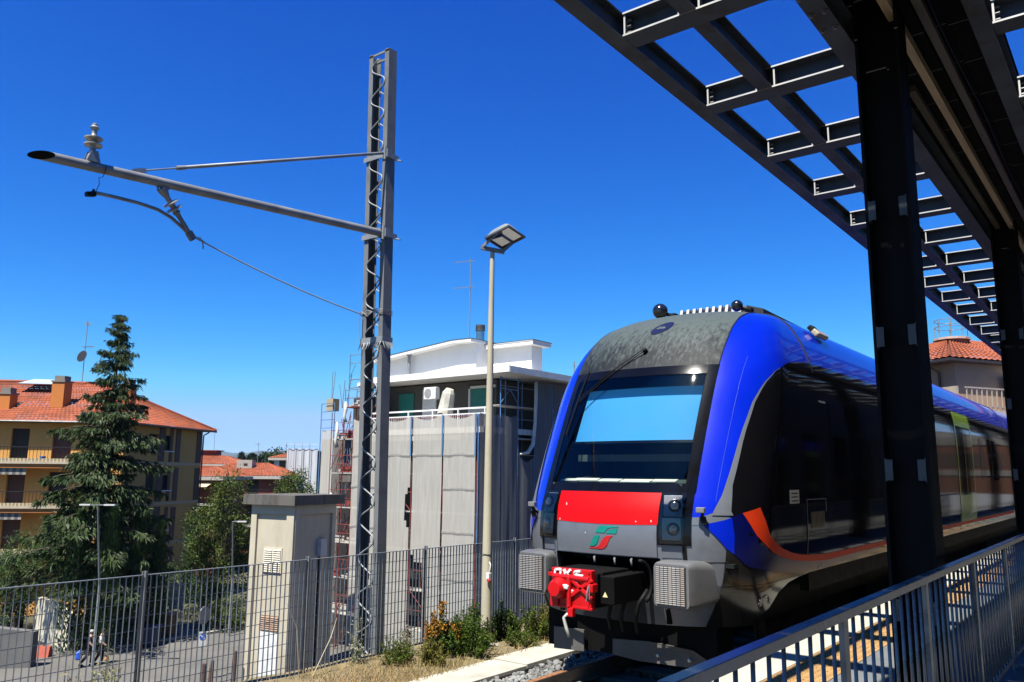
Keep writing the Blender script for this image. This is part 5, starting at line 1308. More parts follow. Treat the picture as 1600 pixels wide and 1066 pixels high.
# --- house behind the train on the right
rc=V((-7.25,44.4,0)); rl=V((-1.18,.855,0)).normalized(); rr_=V((1.62,2.8,0)).normalized()
rb=thing('beige_house','beige house with red roof and railed balcony seen over the train','house',(rc.x,rc.y,GZ))
beige=pm('beige_render',(.36,.24,.165),.9,0,.08,1)
cs=[rc,rc+rl*7,rc+rl*7+rr_*12,rc+rr_*12]
b=MB()
for i in range(4): p,q=cs[i],cs[(i+1)%4]; b.quad(p+V((0,0,GZ)),q+V((0,0,GZ)),q+V((0,0,5.75)),p+V((0,0,5.75)))
b.build('wall',beige,rb)
cm=sum(cs,V())/4; E=[p+(p-cm).normalized()*1.0+V((0,0,5.75)) for p in cs]; rA=cm-rr_*2.5+V((0,0,7.55)); rB=cm+rr_*2.5+V((0,0,7.55))
for q in ((E[3],E[0],rA,rB),(E[0],E[1],rA,rA),(E[1],E[2],rB,rA),(E[2],E[3],rB,rB)): rq=tileroof(q,terra,rb,pitch=.4,row=.5)
b=MB(); b.prism([e_+V((0,0,-.14)) for e_ in E],(0,0,.13)); b.build('eave',gutterm,rb)
b=MB(); tc_=cm-rr_*2.2; b.prism([tc_+rl*.85*math.cos(t)+rr_*.85*math.sin(t)+V((0,0,6.6)) for t in np.linspace(0,6.283,13)[:-1]],(0,0,.85)); tq=b.build('roof_turret',pm('turret_brick',(.30,.12,.08),.9),rb)
b=MB(); b.prism([tc_+rl*1.0*math.cos(t)+rr_*1.0*math.sin(t)+V((0,0,7.46)) for t in np.linspace(0,6.283,13)[:-1]],(0,0,.12)); b.build('turret_coping',pm('coping_pink',(.55,.40,.34),.8),tq)
b=MB()
for z in (8.2,8.6): b.tube([tc_+rl*.85*math.cos(t)+rr_*.85*math.sin(t)+V((0,0,z)) for t in np.linspace(0,6.283,13)],.02,5)
for t in np.linspace(0,6.283,9)[:-1]: b.cyl(tc_+rl*.85*math.cos(t)+rr_*.85*math.sin(t)+V((0,0,7.7)),tc_+rl*.85*math.cos(t)+rr_*.85*math.sin(t)+V((0,0,8.6)),.02,5)
b.build('turret_railing',galv,tq)
antenna('roof_antenna','thin antenna above the round roof turret of the beige house',(tc_.x,tc_.y,7.7),2.3,((.95,.9,-.8,-.4),))
b=MB(); q=cm+rr_*1.2-rl*1.8+V((0,0,6.6)); b.cyl(q,q+V((0,0,.75)),.16,8); b.lathe(q+V((0,0,.8)),(0,0,1),[(0,.1),(.02,.28),(.1,.28),(.14,.05)],10); b.build('chimney',pm('chimney_pink',(.5,.32,.25),.9),rb)
fR=Face(rc,rc+rr_*12,(.866,-.5)); fL=Face(rc,rc+rl*7,(-.5,-.8))
b=MB(); fR.box(b,-1.2,12,2.95,3.15,0,1.5); fL.box(b,-1.4,7,2.952,3.148,.002,1.4); bq=b.build('balcony',pm('balcony_pale',(.52,.46,.38),.8),rb)
b=MB(); fL.box(b,-1.4,4.5,3.15,4.25,1.28,1.4); b.build('balcony_parapet',pm('parapet_pale',(.42,.35,.26),.85),bq)
b=MB(); fR.box(b,-1.2,12,4.15,4.22,1.42,1.48); fR.box(b,-1.2,12,3.3,3.35,1.42,1.48); b.build('balcony_rail',MATS['parapet_pale'],bq)
for i in range(40): b=MB(); fR.box(b,-1.15+i*.33,-1.10+i*.33,3.15,4.2,1.43,1.47); b.build('balcony_baluster',MATS['parapet_pale'],bq)
b=MB(); fR.box(b,3.0,5.4,3.2,5.0,.3,1.1); b.build('white_cupboard',white,bq)
for t0 in (4.6,8.2):
    b=MB(); b.add([fR.p(t0,5.6,.05),fR.p(t0+2.6,5.6,.05),fR.p(t0+2.8,5.05,1.5),fR.p(t0+.2,5.05,1.5)],[(0,1,2,3)]); b.build('awning',pm('awning_stripe_pale',(.42,.40,.33),.8),rb)
b=MB(); fL.box(b,2.6,3.9,3.2,5.1,-.02,.03); b.build('window',dark,rb); b=MB(); fL.box(b,2.5,4.0,5.1,5.18,.0,.06); fL.box(b,2.5,2.6,3.2,5.1,.0,.06); b.build('window_frame',white,rb)
MB().tube([rc+rl*1.2+V((0,0,5.6))-rr_*.9,rc+rl*.9-rr_*.15+V((0,0,5.2)),rc+rl*.9-rr_*.12+V((0,0,3.2))],.07,6).build('drain_pipe',gutterm,rb)
b=MB(); fR.box(b,3.4,4.0,-2,2.94,.3,.9); fR.box(b,3.2,4.3,1.9,2.94,.2,1.0); b.build('balcony_pier',beige,rb)
b=MB(); fR.box(b,0,12,-4,2.9,.002,.1); b.build('lower_facade',pm('lower_brick',(.10,.05,.035),.9,0,.2,3),rb)
# --- block across the station, visible only mirrored in the train's side
mb_=thing('orange_block','orange and white apartment block mirrored in the dark train side','building',(20,118,GZ))
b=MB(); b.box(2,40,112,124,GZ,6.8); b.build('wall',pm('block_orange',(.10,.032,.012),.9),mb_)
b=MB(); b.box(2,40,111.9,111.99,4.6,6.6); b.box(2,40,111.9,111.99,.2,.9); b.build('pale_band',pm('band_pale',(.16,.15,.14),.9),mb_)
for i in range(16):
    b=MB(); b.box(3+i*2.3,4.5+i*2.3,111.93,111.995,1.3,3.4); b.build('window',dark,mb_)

for i in range(22): MB().box(2.6+i*1.65+random.uniform(-.3,.3),2.95+i*1.65+random.uniform(0,.3),111.2,111.88,GZ,random.uniform(4,7.2)).build('streak_post',dark,mb_)  # dark posts added only to streak the block's reflection in the train
# ------------------------------------------------------------------ vegetation
class Leaves:
    def __init__(s): s.v=[]; s.f=[]
    def leaf(s,p,d,n,l,w,bend=0.):
        """pointed leaf: two triangles folded along the mid-rib"""
        sd=d.cross(n); 
        if sd.length<1e-6: sd=d.cross(V((0,0,1)))
        sd=sd.normalized()*w/2; k=len(s.v); tip=p+d*l+V((0,0,-bend)); mid=p+d*l*.45
        s.v+=[tuple(p),tuple(mid+sd+n*.15*w),tuple(tip),tuple(mid-sd+n*.15*w)]; s.f+=[(k,k+1,k+2),(k,k+2,k+3)]
    def build(s,name,mat,parent):
        me=bpy.data.meshes.new(name); me.from_pydata(s.v,[],s.f); me.materials.append(mat); me.update(); return place(me,name,parent)
def rdir():
    while True:
        v=V((random.uniform(-1,1),random.uniform(-1,1),random.uniform(-1,1)))
        if .05<v.length<1: return v.normalized()
bark=pm('bark',(.075,.055,.04),.95,0,.3,3,.6,12)

# cedar
def cedar(base,H,label,rad=6.3,n_wh=29):
    t=thing('cedar_tree',label,'tree',base); base=V(base)
    tr=MB(); tr.tube([base,base+V((.1,0,H*.35)),base+V((.0,.1,H*.7)),base+V((.15,0,H*.93)),base+V((.45,.1,H*.985))],[.42,.30,.16,.05,.02],9); trunk=tr.build('trunk',bark,t,smooth=True)
    lv=Leaves(); br=MB()
    for i in range(n_wh):
        f=.20+.79*(i/(n_wh-1))**.95
        ln=rad*(1-f)**.95+.12; nb=7 if f<.75 else 5; ls=min(1,.38+(1-f)*1.5)
        if i%3==1: ln*=.78
        for k in range(nb):
            az=2*math.pi*k/nb+i*2.4+random.uniform(-.35,.35); l=ln*random.choice((random.uniform(.45,.8),random.uniform(.8,1.22))); d=V((math.cos(az),math.sin(az),0)); z0=base.z+H*f+random.uniform(-.25,.25)
            rise=.10+.10*(f>.8); droop=.075*(1.0 if f<.85 else 1.6)
            pts=[]; n=max(4,int(l/.45))
            for j in range(n+1):
                s_=l*j/n; pts.append(V((base.x+.2*f,base.y,z0))+d*s_+V((0,0,rise*s_-droop*s_*s_/max(1,l*.35))))
            br.tube(pts,[.055*(1-.85*j/n)*(1.2-f) +.006 for j in range(n+1)],4,False)
            side=V((-d.y,d.x,0))
            for j in range(1,n+1):
                q=j/n
                wdt=(.20+.95*math.sin(math.pi*min(1,q*.9+.06)))*min(1,l/3)+.12
                for _ in range(int(11+6*q)):
                    sg=random.uniform(-1,1); off=side*sg*wdt*random.uniform(.3,1)+d*random.uniform(-.25,.25)
                    p=pts[j]+off+V((0,0,random.uniform(-.10,.06)-.22*abs(sg)*wdt))
                    dd=(d*random.uniform(.2,1)+side*sg*.8+V((0,0,random.uniform(-1.0,.05)))).normalized()
                    nn=(V((0,0,1))+rdir()*.6).normalized()
                    for m_ in range(2): lv.leaf(p+rdir()*.07,(dd+rdir()*.35).normalized(),nn,ls*random.uniform(.26,.5),ls*random.uniform(.08,.13),.10)
    br.build('branch',bark,t)['kind']='stuff'; lv.build('crown',leafmat('cedar_needles',(.048,.080,.022),.15,.5),t); return t
cb_=atd(165,735,49); cedar((cb_.x,cb_.y,GZ),19.6,'tall dark blue green cedar standing before the left apartment block')

def broad(name,label,cat,c,rx,rz,n,leaf,mat,trunk_h=None,lumps=16,seed=1,group=None,base_z=GZ,flat=1.,twig=True):
    """crown of leaf clumps gathered round random lobes, with gaps"""
    rs=random.getstate(); random.seed(seed)
    t=thing(name,label,cat,(c[0],c[1],base_z),group); c=V(c)
    lobes=[]
    for i in range(lumps):
        d=rdir(); r=random.uniform(.45,.85); lobes.append((V((c.x+d.x*rx*r,c.y+d.y*rx*r,c.z+d.z*rz*r*flat)),random.uniform(.28,.5)))
    lv=Leaves()
    cl=leaf*6
    for i in range(n//14):
        lo,sc=random.choice(lobes); d=rdir(); r=random.uniform(.55,1)**.5; p=lo+V((d.x*rx*sc*r,d.y*rx*sc*r,d.z*rz*sc*r))
        for _ in range(14):
            q=p+rdir()*random.uniform(0,cl*.5); dd=(d*.5+rdir()+V((0,0,-.2))).normalized(); nn=(d+rdir()*.7+V((0,0,.4))).normalized(); lv.leaf(q,dd,nn,leaf*random.uniform(.7,1.3),leaf*random.uniform(.45,.75),leaf*.1)
    lv.build('crown',mat,t)
    if twig:
        b=MB(); th=c.z-rz*.2; b.tube([(c.x,c.y,base_z),(c.x+.05*rx,c.y,(base_z+th)/2),(c.x,c.y,th)],[rx*.09,rx*.07,rx*.05],7); b.build('trunk',bark,t)
        b=MB()
        for lo,sc in lobes[:10]: b.tube([(c.x,c.y,th-rz*.3),V((c.x,c.y,th)).lerp(lo,.5)+V((0,0,.1*rz)),lo],[rx*.04,rx*.025,rx*.01],5)
        b.build('limb',bark,t)
    random.setstate(rs); return t
g1=leafmat('broad_leaf_green',(.085,.125,.018),.35); g2=leafmat('dark_leaf_green',(.03,.065,.014),.25); g3=leafmat('olive_leaf',(.06,.085,.02),.3)
def T(px,py,d): q=atd(px,py,d); return (q.x,q.y,q.z)
broad('street_tree','bright green rounded street tree between apartment block and tower','tree',T(348,845,56),2.3,4.6,11000,.17,g1,seed=3,lumps=22)
broad('street_tree','darker green tree crowding the apartment block corner','tree',T(318,870,60),1.8,4.2,6000,.17,g2,seed=4,lumps=16)
broad('street_tree','small bright tree peeping over the tower roof beside the netting','tree',T(461,768,75),2.0,2.2,3500,.2,g1,seed=8)
broad('street_tree','low green tree at the roadside behind the tower and lamp','tree',T(345,965,52),1.7,1.6,3500,.14,g1,seed=21)
broad('garden_shrub','mid green feathery shrub mass at the lower left below the balconies','shrub',T(38,885,52),3.3,2.3,11000,.13,leafmat('feather_green',(.06,.12,.025),.35),seed=5,lumps=20)
broad('garden_shrub','dark shrub mass under the cedar beside the lamp post','shrub',T(165,925,54),2.9,3.0,7000,.15,g2,seed=6,lumps=18)
broad('garden_shrub','dark hedge mass on the right below the cedar','shrub',T(245,940,56),3.0,2.6,7000,.15,g2,seed=7,lumps=18)
broad('garden_shrub','dark shrubs at the far left above the grey wall','shrub',T(18,940,50),2.0,1.6,3500,.13,g2,seed=17,lumps=12)
def cypress(label,px,pt,pb,d,w_,seed):
    random.seed(seed); top=atd(px,pt,d); bot=atd(px,pb,d); H=top.z-GZ
    t=thing('cypress_tree',label,'tree',(bot.x,bot.y,GZ),'dark cypresses under the cedar'); lv=Leaves()
    for i in range(2200):
        f=random.random()**.8; r=w_*(math.sin(math.pi*min(1,(1-f)*.62+.02))*.9+.08)*random.uniform(.6,1.05); a=random.uniform(0,6.283)
        p=V((top.x+r*math.cos(a),top.y+r*math.sin(a),GZ+f*H)); dd=(V((math.cos(a)*.4,math.sin(a)*.4,1))+rdir()*.5).normalized(); lv.leaf(p,dd,V((math.cos(a),math.sin(a),.2)),random.uniform(.2,.4),.1)
    lv.build('crown',leafmat('cypress_green',(.035,.075,.02),.2),t); MB().tube([(bot.x,bot.y,GZ),(top.x,top.y,GZ+H*.8)],[.14,.03],6).build('trunk',bark,t)
cypress('slim cypress at the foot of the cedar, right of the lamp post',178,795,950,46,.75,31); cypress('slim cypress between the cedar and brown shutters',222,795,960,48,.7,32); cypress('short cypress against the shutters of the apartment side',252,818,960,49,.62,33); cypress('dark cypress left of the lamp post under the cedar',128,800,950,46,.8,34)
random.seed(99)
# far dark tree line
for i in range(26):
    px=376+i*2.7+random.uniform(-.8,.8); d=240+random.uniform(-15,15); top=atd(px,714+random.uniform(-3.5,4),d); H=top.z-GZ; t=thing('far_cypress','dark far cypress in the tree row below the blue hills','tree',(top.x,top.y,GZ),'far row of dark cypresses')
    lv=Leaves()
    for k in range(160):
        f=.45+.55*random.random(); r=1.0*(1-f)**.6*1.2+.1; a=random.uniform(0,6.28); p=V((top.x+r*math.cos(a),top.y+r*math.sin(a),GZ+f*H)); lv.leaf(p,(V((math.cos(a)*.4,math.sin(a)*.4,1))).normalized(),V((math.cos(a),math.sin(a),.2)),random.uniform(.9,1.6),.7)
    lv.build('crown',leafmat('far_cypress_green',(.02,.045,.02),.15),t); MB().cyl((top.x,top.y,GZ),(top.x,top.y,GZ+H*.7),.25,5).build('trunk',bark,t)
broad('far_tree','round dark pine beside the pale blue house far off','tree',T(437,722,150),3.2,2.0,1500,.5,g2,seed=12)
# verge plants by the track -----------------------------------------
def weed(name,label,x,y,h,r,n,leaf,mats,seed,flower=None,up_=.6,lean_=(0,0)):
    random.seed(seed); z=-2.32; t=thing(name,label,'plant',(x,y,z)); lv=Leaves(); fl=Leaves(); st=MB()
    ns=int(14+r*50)
    tops=[]
    for i in range(ns):
        a=random.uniform(0,6.283); rr=r*random.random()**.6; hh=h*random.uniform(.55,1.05)*(1-.45*(rr/r)**2); b0=V((x+.45*rr*math.cos(a),y+.45*rr*math.sin(a),z)); tp=V((x+rr*math.cos(a)+lean_[0]*hh,y+rr*math.sin(a)+lean_[1]*hh,z+hh)); md=b0.lerp(tp,.5)+rdir()*.02
        st.tube([b0,md,tp],[.0035,.003,.0015],3,False); tops.append((b0,md,tp))
    per=max(4,n//ns)
    for b0,md,tp in tops:
        for k in range(per):
            q=random.uniform(.12,1); p=(b0.lerp(md,q*2) if q<.5 else md.lerp(tp,q*2-1))+rdir()*random.uniform(0,.035); d=(rdir()+V((0,0,up_))).normalized(); lv.leaf(p,d,(rdir()+V((0,0,1))).normalized(),leaf*random.uniform(.6,1.3),leaf*random.uniform(.3,.5),leaf*.15)
        if flower:
            for k in range(flower[1] if (flower[1]>1 or tp is tops[0][2]) else 0):
                p=tp+V((random.uniform(-.035,.035),random.uniform(-.035,.035),random.uniform(-.14,.03))); fl.leaf(p,rdir(),rdir(),.034,.030)
    st.build('stem',pm('stem_green',(.10,.11,.03),.8),t); lv.build('foliage',mats,t)
    if flower: fl.build('flower_heads',flower[0],t)['kind']='stuff'
    return t
wg1=leafmat('weed_green',(.095,.14,.016),.4,.6); wg2=leafmat('weed_deep',(.06,.10,.014),.35,.6); wy=leafmat('weed_yellowing',(.19,.17,.03),.4,.6)
of=leafmat('orange_flower',(.30,.105,.008),.2,.5); dry=leafmat('dry_straw',(.46,.35,.15),.3,.4)
weed('flowering_weed','tall weed with rusty orange flower heads left of the cream pole',-7.42,8.05,.68,.22,2600,.040,wg2,1,(of,46))
weed('verge_bush','leafy green bush between the orange weed and the cream pole',-7.22,8.32,.50,.42,4600,.042,wg1,2)
weed('verge_bush','deep green bush hugging the left foot of the cream pole',-7.5,8.66,.52,.36,3400,.042,wg2,3)
weed('verge_bush','green bush just right of the cream pole foot',-7.5,9.42,.54,.40,3800,.042,wg2,4)
weed('verge_bush','bushy green plant on the verge halfway to the train',-7.3,9.75,.54,.42,4400,.042,wg1,5)
weed('verge_bush','yellowing bush on the verge close to the train',-7.12,10.15,.60,.42,4400,.040,wy,6)
weed('verge_bush','last green bush before the train on the verge',-7.15,10.7,.60,.45,3600,.042,wg1,7)
weed('verge_bush','low spreading green plant at the kerb right of the pole footing',-6.98,9.2,.26,.26,1500,.035,wg1,27)
weed('verge_bush','loose green growth behind the pole against the fence',-7.8,9.1,.5,.34,2200,.045,wg2,28)
weed('verge_weed','low scrappy weed with a red flower at the fence foot',-7.55,7.35,.34,.3,1400,.04,wg1,8,(leafmat('poppy_red',(.5,.03,.01),.2,.2),1))
weed('verge_weed','small green weed in front of the orange flowered one',-7.2,7.65,.36,.22,1200,.04,wy,9)
weed('verge_weed','pale weed tuft near the catenary mast foot',-7.75,7.75,.42,.16,500,.035,leafmat('pale_weed',(.36,.36,.26),.3),10)
weed('verge_weed','grey thistle climbing the fence before the mast',-7.88,7.0,.62,.12,260,.04,MATS['pale_weed'],11)
weed('verge_weed','sparse pale stalk growing against the fence below the walkers',-7.85,3.95,.75,.16,240,.05,leafmat('thin_weed',(.30,.30,.14),.3),12)
weed('verge_weed','second sparse stalk against the fence left of the first post',-7.85,3.6,.62,.14,180,.05,MATS['thin_weed'],13)
random.seed(5)
gl_=Leaves()
for i in range(5200):
    x=random.uniform(-7.95,-6.75); y=random.uniform(4.5,11.5)
    if random.random()<.35: y=random.uniform(6.2,7.9)
    h=random.uniform(.04,.15); d=(V((random.uniform(-.7,.7),random.uniform(-.7,.7),1))).normalized(); gl_.leaf(V((x,y,-2.33)),d,rdir(),h,.008,h*.1)
o=gl_.build('dry_grass',dry,None); tag(o,'dry straw coloured grass on the verge below the fence','grass',kind='stuff')
for (px,py,ps) in (((-7.85,6.15,-2.3),(-7.8,6.05,-1.75),(-7.82,5.9,-1.45)),((-7.8,6.3,-2.3),(-7.75,6.5,-1.9),(-7.8,6.62,-1.7))):
    tag(MB().tube([px,py,ps],[.006,.005,.002],5).build('dry_stalk',pm('stalk_tan',(.55,.48,.34),.8)),'bent dry stalk leaning on the fence left of the tower post' if px[1]<6.2 else 'second dry stalk leaning right by the same fence post','plant')

# ------------------------------------------------------------------ street furniture below the embankment
def streetlamp(label,px,py,ptop,d,arm):
    q=atd(px,py,d); b0=V((q.x,q.y,GZ)); tp=atd(px+6,ptop,d); H=tp.z-GZ
    t=thing('street_lamp',label,'street lamp',b0,'street lamps along the road'); MB().tube([b0,b0+V((.0,0,H*.5)),V((tp.x,tp.y,GZ+H))],[.085,.06,.04],8).build('shaft',galv,t)
    for s in arm:
        e=V((tp.x,tp.y,GZ+H))+V((rt.x,rt.y,0))*s; MB().bar((tp.x,tp.y,GZ+H),e,.05,.05).build('arm',galv,t); MB().bar(e,e+V((rt.x,rt.y,0))*.55*(1 if s>0 else -1),.22,.07).build('lantern',pm('lantern_pale',(.6,.6,.58),.5),t)
streetlamp('tall double armed street lamp in front of the cedar',147,1010,789,41.5,(-.35,.35)); streetlamp('slim single armed street lamp in front of the bright tree',358,985,815,50,(.3,))
q=atd(312,1064,39.2); sg=thing('road_sign','back of a round road sign above a small blue plate','road sign',(q.x,q.y,GZ))
MB().cyl((q.x,q.y,GZ),(q.x,q.y,GZ+3.4),.035,8).build('post',galv,sg)
dv=V((-q.x,-q.y,0)).normalized(); sgx=V((-dv.y,dv.x,0))
sgd=(dv*.6+sgx*.8).normalized()
MB().lathe((q.x,q.y,GZ+3.05),sgd,[(0,.02),(0.001,.42),(.03,.42),(.031,.01)],22).build('disc',pm('sign_grey',(.42,.44,.44),.5,.2),sg)
MB().obox(V((q.x,q.y,GZ+1.95))+dv*.05,sgx*.18,dv*.01,V((0,0,.34))).build('plate',pm('plate_white',(.6,.6,.6),.5),sg)
MB().lathe(V((q.x,q.y,GZ+2.05))+dv*.065,dv,[(0,.15),(.008,.15)],16).build('blue_disc',pm('sign_blue',(.02,.10,.45),.4),sg)
MB().obox(V((q.x,q.y,GZ+2.05))+dv*.08,sgx*.10+V((0,0,-.09)),dv*.004,sgx*.012+V((0,0,.014))).build('white_slash',white,sg)
# white garden wall, grey ramp wall
a=atd(50,1018,48.5); c=atd(109,1002,45.5); a=V((a.x,a.y,0)); c=V((c.x,c.y,0))
b=MB(); dvn=(c-a).normalized(); nrm=V((dvn.y,-dvn.x,0))
b.prism([a+V((0,0,GZ)),c+V((0,0,GZ)),c+V((0,0,GZ+1.75)),a.lerp(c,.68)+V((0,0,GZ+2.15)),a.lerp(c,.62)+V((0,0,GZ+2.35)),a+V((0,0,GZ+2.4))],nrm*-.4); o=b.build('garden_wall',pm('limewash',(.6,.56,.44),.9,0,.06,2)); tag(o,'sunlit whitewashed garden wall at the road bend','wall')
a=atd(-40,1052,41); c=atd(47,1040,41.5); a=V((a.x,a.y,0)); c=V((c.x,c.y,0)); dvn=(c-a).normalized(); nrm=V((dvn.y,-dvn.x,0)); back=V((-.617,.787,0))
b=MB(); b.prism([a+V((0,0,GZ)),c+V((0,0,GZ)),c+V((0,0,GZ+1.75)),a+V((0,0,GZ+2.1))],back*.5); o=b.build('ramp_wall',pm('ramp_grey',(.15,.145,.14),.9,0,.15,1)); tag(o,'grey concrete ramp wall at the bottom left corner','wall')
a=atd(150,1006,49); c=atd(262,990,52); a=V((a.x,a.y,0)); c=V((c.x,c.y,0)); dvn=(c-a).normalized(); nrm=V((dvn.y,-dvn.x,0))
o=MB().prism([a+V((0,0,GZ)),c+V((0,0,GZ)),c+V((0,0,GZ+1.2)),a+V((0,0,GZ+1.3))],nrm*-.3).build('low_wall',pm('lowwall',(.30,.27,.21),.9,0,.2,1.5,.2,10)); tag(o,'low weathered wall behind the walkers along the pavement','wall')
q=atd(252,985,49.5); bn=thing('planter_box','rusty brown box standing on the pavement beyond the road sign','box',(q.x,q.y,GZ)); ax_=V((rt.x,rt.y,0)).normalized(); ay_=V((-ax_.y,ax_.x,0))
MB().obox(V((q.x,q.y,GZ+.72)),ax_*.75,ay_*.5,V((0,0,.6))).build('body',pm('bin_brown',(.25,.13,.05),.7,0,.2,3),bn,bevel=.05); MB().obox(V((q.x,q.y,GZ+1.38)),ax_*.8,ay_*.55,V((0,0,.05))).build('lid',pm('bin_lid',(.35,.28,.20),.7),bn,bevel=.03)
q=atd(233,1003,47); bn=thing('blue_bin','dark blue bin in the shade behind the fence post','bin',(q.x,q.y,GZ)); MB().obox(V((q.x,q.y,GZ+.55)),ax_*.5+V((0,0,0)),ay_*.4,V((0,0,.5))).build('body',pm('bin_blue',(.01,.015,.08),.4),bn,bevel=.05); MB().obox(V((q.x,q.y,GZ+1.1)),ax_*.54,ay_*.44,V((0,0,.05))).build('lid',MATS['bin_blue'],bn,bevel=.03)
q=atd(276,930,50); nbx=thing('notice_board','grey slatted board on posts among the trees','sign',(q.x,q.y,GZ)); zb=q.z
for i in range(5): MB().obox(V((q.x,q.y,zb-.7+i*.32)),ax_*.42,ay_*.02,V((0,0,.13))).build('slat',pm('slat_grey',(.20,.24,.26),.5),nbx)
for s in (-.3,.3): MB().cyl(V((q.x,q.y,GZ))+ax_*s+ay_*.05,V((q.x,q.y,zb+.8))+ax_*s+ay_*.05,.04,6).build('post',galv,nbx)
# orange barrier
q=atd(53,1020,44); bn=thing('barrier_block','orange red plastic road barrier block by the white wall','barrier',(q.x,q.y,GZ))
b=MB(); b.prism([V((q.x,q.y,GZ))+ay_*t for t in (-.25,.25)]+[V((q.x,q.y,GZ+.55))+ay_*t for t in (.1,-.1)],ax_*.9); b.build('body',pm('barrier_red',(.45,.09,.05),.6),bn)
MB().tube([V((q.x,q.y,GZ+.55))+ax_*.5,V((q.x,q.y,GZ+2.0))+ax_*.75,V((q.x,q.y,GZ+2.6))+ax_*.6],.03,6).build('warning_pole',pm('pole_blue',(.04,.06,.14),.6),bn)
# posts of weathered wood at the near roadside
for i,(px,py) in enumerate(((330,1040),(318,1052),(366,1030))):
    q=atd(px,py,37+i); b=MB(); b.tube([(q.x,q.y,GZ),(q.x+.04,q.y,GZ+1.1),(q.x+.1,q.y,GZ+(1.5 if i!=1 else 1.0))],[.12,.11,.07],7); o=b.build('timber_post',pm('old_timber',(.10,.055,.04),.9,0,.3,4)); tag(o,['thick rotten timber post between road sign and tower','shorter rotten post close to the road sign','weathered post nearest the tower wall'][i],'post')

# ------------------------------------------------------------------ people
def skin(name,mat,verts,edges,rad,parent,sub=1):
    me=bpy.data.meshes.new(name); me.from_pydata([tuple(v) for v in verts],edges,[]); me.materials.append(mat); o=place(me,name,parent)
    o.modifiers.new('skin','SKIN'); sm=o.modifiers.new('sub','SUBSURF'); sm.levels=sub; sm.render_levels=sub
    for i,r in enumerate(rad): me.skin_vertices[0].data[i].radius=(r,r) if not isinstance(r,tuple) else r
    me.skin_vertices[0].data[0].use_root=True
    return o
skinm=pm('skin_tone',(.45,.26,.18),.6)
def person(label,base,f,s_,shirt,pants,hair,stride):
    """f: walking direction; s_: side vector"""
    t=thing('person',label,'person',base); B=V(base); P=lambda a,b_,z: B+f*a+s_*b_+V((0,0,z))
    hip=.92; sw=stride
    body=skin('body',skinm,[P(.0,0,1.0),P(.02,0,1.3),P(.03,0,1.47),P(.06,0,1.56),P(.08,0,1.68),P(.02,.2,1.42),P(-.06,.26,1.15),P(.08,.27,.92),P(.11,.27,.83),P(.02,-.2,1.42),P(.10,-.26,1.15),P(.26,-.24,1.0),P(.33,-.24,.97)],[(0,1),(1,2),(2,3),(3,4),(2,5),(5,6),(6,7),(7,8),(2,9),(9,10),(10,11),(11,12)],[.13,.14,.12,.055,.105,.065,.05,.04,.045,.065,.05,.04,.045],t)
    skin('shirt',shirt,[P(0,0,.96),P(.02,0,1.2),P(.03,0,1.42),P(.02,.19,1.42),P(-.04,.25,1.2),P(.02,-.19,1.42),P(.07,-.25,1.2)],[(0,1),(1,2),(2,3),(3,4),(2,5),(5,6)],[.16,.17,.15,.085,.07,.085,.07],t)
    legs=[P(0,0,.98),P(0,.09,.92),P(.10*sw,.10,.52),P(.05*sw+.02,.10,.1),P(0,-.09,.92),P(-.05*sw,-.10,.5),P(-.25*sw,-.10,.14)]
    skin('trousers',pants,legs,[(0,1),(1,2),(2,3),(0,4),(4,5),(5,6)],[.15,.11,.085,.07,.11,.085,.07],t)
    for q in (3,6):
        p=legs[q]; MB().tube([p+V((0,0,-.07))-f*.06,p+V((0,0,-.075))+f*.06,p+V((0,0,-.085))+f*.16],[.055,.055,.035],8).build('shoe',black,t)
    hd=P(.08,0,1.70); b=MB(); b.lathe(hd-f*.02+V((0,0,-.03)),V((0,0,1)),[(0,.112),(.05,.118),(.10,.095),(.135,.05),(.145,.005)],12); b.build('hair',hair,t,smooth=True)
    b=MB(); b.tube([P(.185,0,1.69),P(.205,0,1.665)],[.018,.012],6); b.build('nose',skinm,t)
    for e in (-.035,.035): MB().lathe(P(.172,e,1.705),f,[(0,.012),(.006,.008)],6).build('eye',black,t)
    return t
fdir=(V((rt.x,rt.y,0))*.95+V((-.617,.787,0))*.2).normalized(); sdir=V((-fdir.y,fdir.x,0))
q=atd(137,1040,42); pq=V((q.x,q.y,GZ+.0))
person('grey haired person in navy shirt walking with a blue bag',pq,fdir,sdir,pm('navy_cloth',(.012,.014,.05),.9),pm('dark_trousers',(.015,.015,.02),.9),pm('grey_hair',(.45,.44,.42),.8),1.4)
tag(MB().tube([pq-fdir*.35-sdir*.3+V((0,0,.85)),pq-fdir*.4-sdir*.3+V((0,0,.7)),pq-fdir*.4-sdir*.3+V((0,0,.45)),pq-fdir*.4-sdir*.3+V((0,0,.38))],[.03,.15,.18,.10],8).build('carrier_bag',pm('bag_blue',(.02,.10,.55),.5)),'blue carrier bag hanging beside the navy shirted walker','bag')
q=atd(155,1041,42.4); pw=V((q.x,q.y,GZ))
person('person in white top and dark trousers walking ahead on the road',pw,fdir,sdir,pm('white_cloth',(.72,.70,.68),.9),pm('black_trousers',(.01,.01,.012),.9),pm('dark_hair',(.02,.015,.01),.7),1.0)
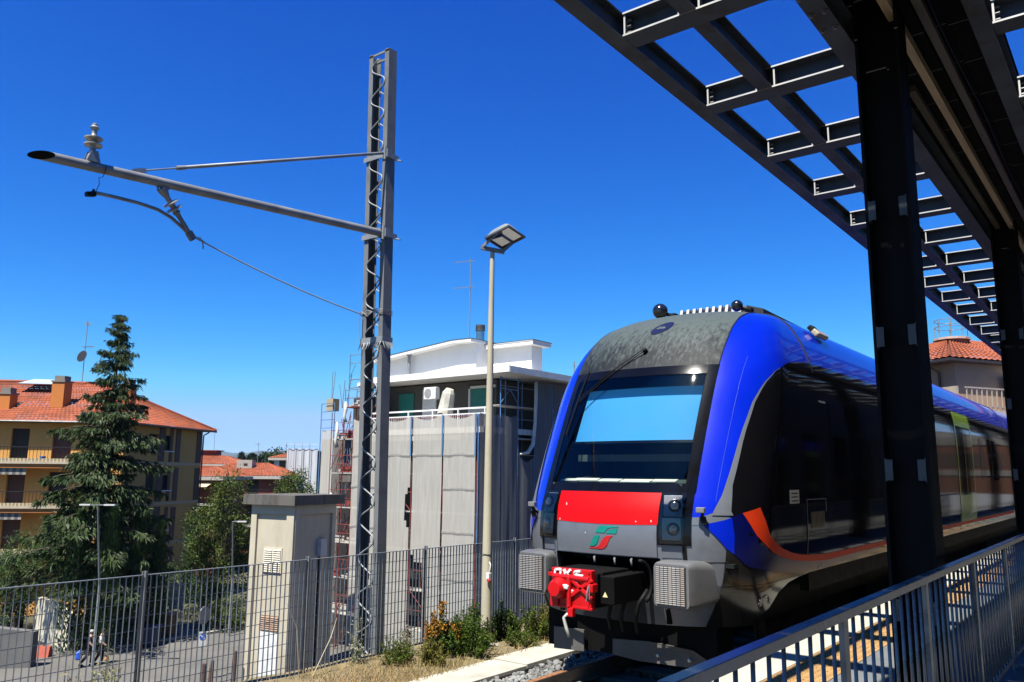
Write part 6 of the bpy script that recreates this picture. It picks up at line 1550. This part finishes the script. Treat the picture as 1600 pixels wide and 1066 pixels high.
tag(MB().tube([pw+fdir*.38+sdir*-.2+V((0,0,.45)),pw+fdir*.38+sdir*-.2+V((0,0,.28)),pw+fdir*.38+sdir*-.2+V((0,0,.2))],[.06,.12,.09],8).build('carrier_bag',pm('bag_orange',(.6,.22,.02),.5)),'small orange bag carried low by the walker in white','bag')

# ------------------------------------------------------------------ hills far away and the air between
hillm=pm('wooded_hill',(.03,.045,.035),.95,0,.3,.004)
def hill(prof,d,depth,name='hills'):
    b=MB(); xs=[p[0] for p in prof]; n=70
    for i in range(n+1):
        px=xs[0]+(xs[-1]-xs[0])*i/n; py=float(np.interp(px,xs,[p[1] for p in prof]))+.5*math.sin(px*.35)+.35*math.sin(px*.9+1)
        q=atd(px,py,d); base=V((q.x,q.y,GZ-5)); h=q.z; dr=V((q.x,q.y,0)).normalized()
        for (f_,o_) in ((0,-depth),(.55,-depth*.45),(1,0),(.6,depth*.6),(0,depth*1.2)):
            b.v.append(tuple(V((q.x,q.y,GZ-5))+dr*o_+V((0,0,(h-GZ+5)*f_))))
    for i in range(n):
        for j in range(4): k=i*5+j; b.f.append((k,k+5,k+6,k+1))
    struct(b.build(name,hillm,smooth=True))
hill([(-300,722),(0,718),(250,712),(330,704),(352,705),(372,709),(390,707),(407,704.5),(420,708),(430,706),(447,702.5),(470,702),(520,706),(620,712),(760,724),(900,730),(1300,735)],5200,700)
hill([(-300,728),(200,722),(340,714),(380,711),(420,714),(470,711),(600,720),(900,735)],3400,500)
hz=MB().box(-6500,6500,-6500,6500,GZ-6.5,190).build('haze',black); hz['kind']='stuff'; hz['label']='thin blue summer haze over the distant hills'; hz['category']='haze'
hm=bpy.data.materials.new('haze_air'); hm.use_nodes=True; nn_=hm.node_tree; nn_.nodes.clear(); ov_=nn_.nodes.new('ShaderNodeOutputMaterial'); pv=nn_.nodes.new('ShaderNodeVolumePrincipled'); pv.inputs['Color'].default_value=(.55,.76,1,1); pv.inputs['Density'].default_value=5e-5; nn_.links.new(pv.outputs[0],ov_.inputs['Volume']); hz.data.materials.clear(); hz.data.materials.append(hm)
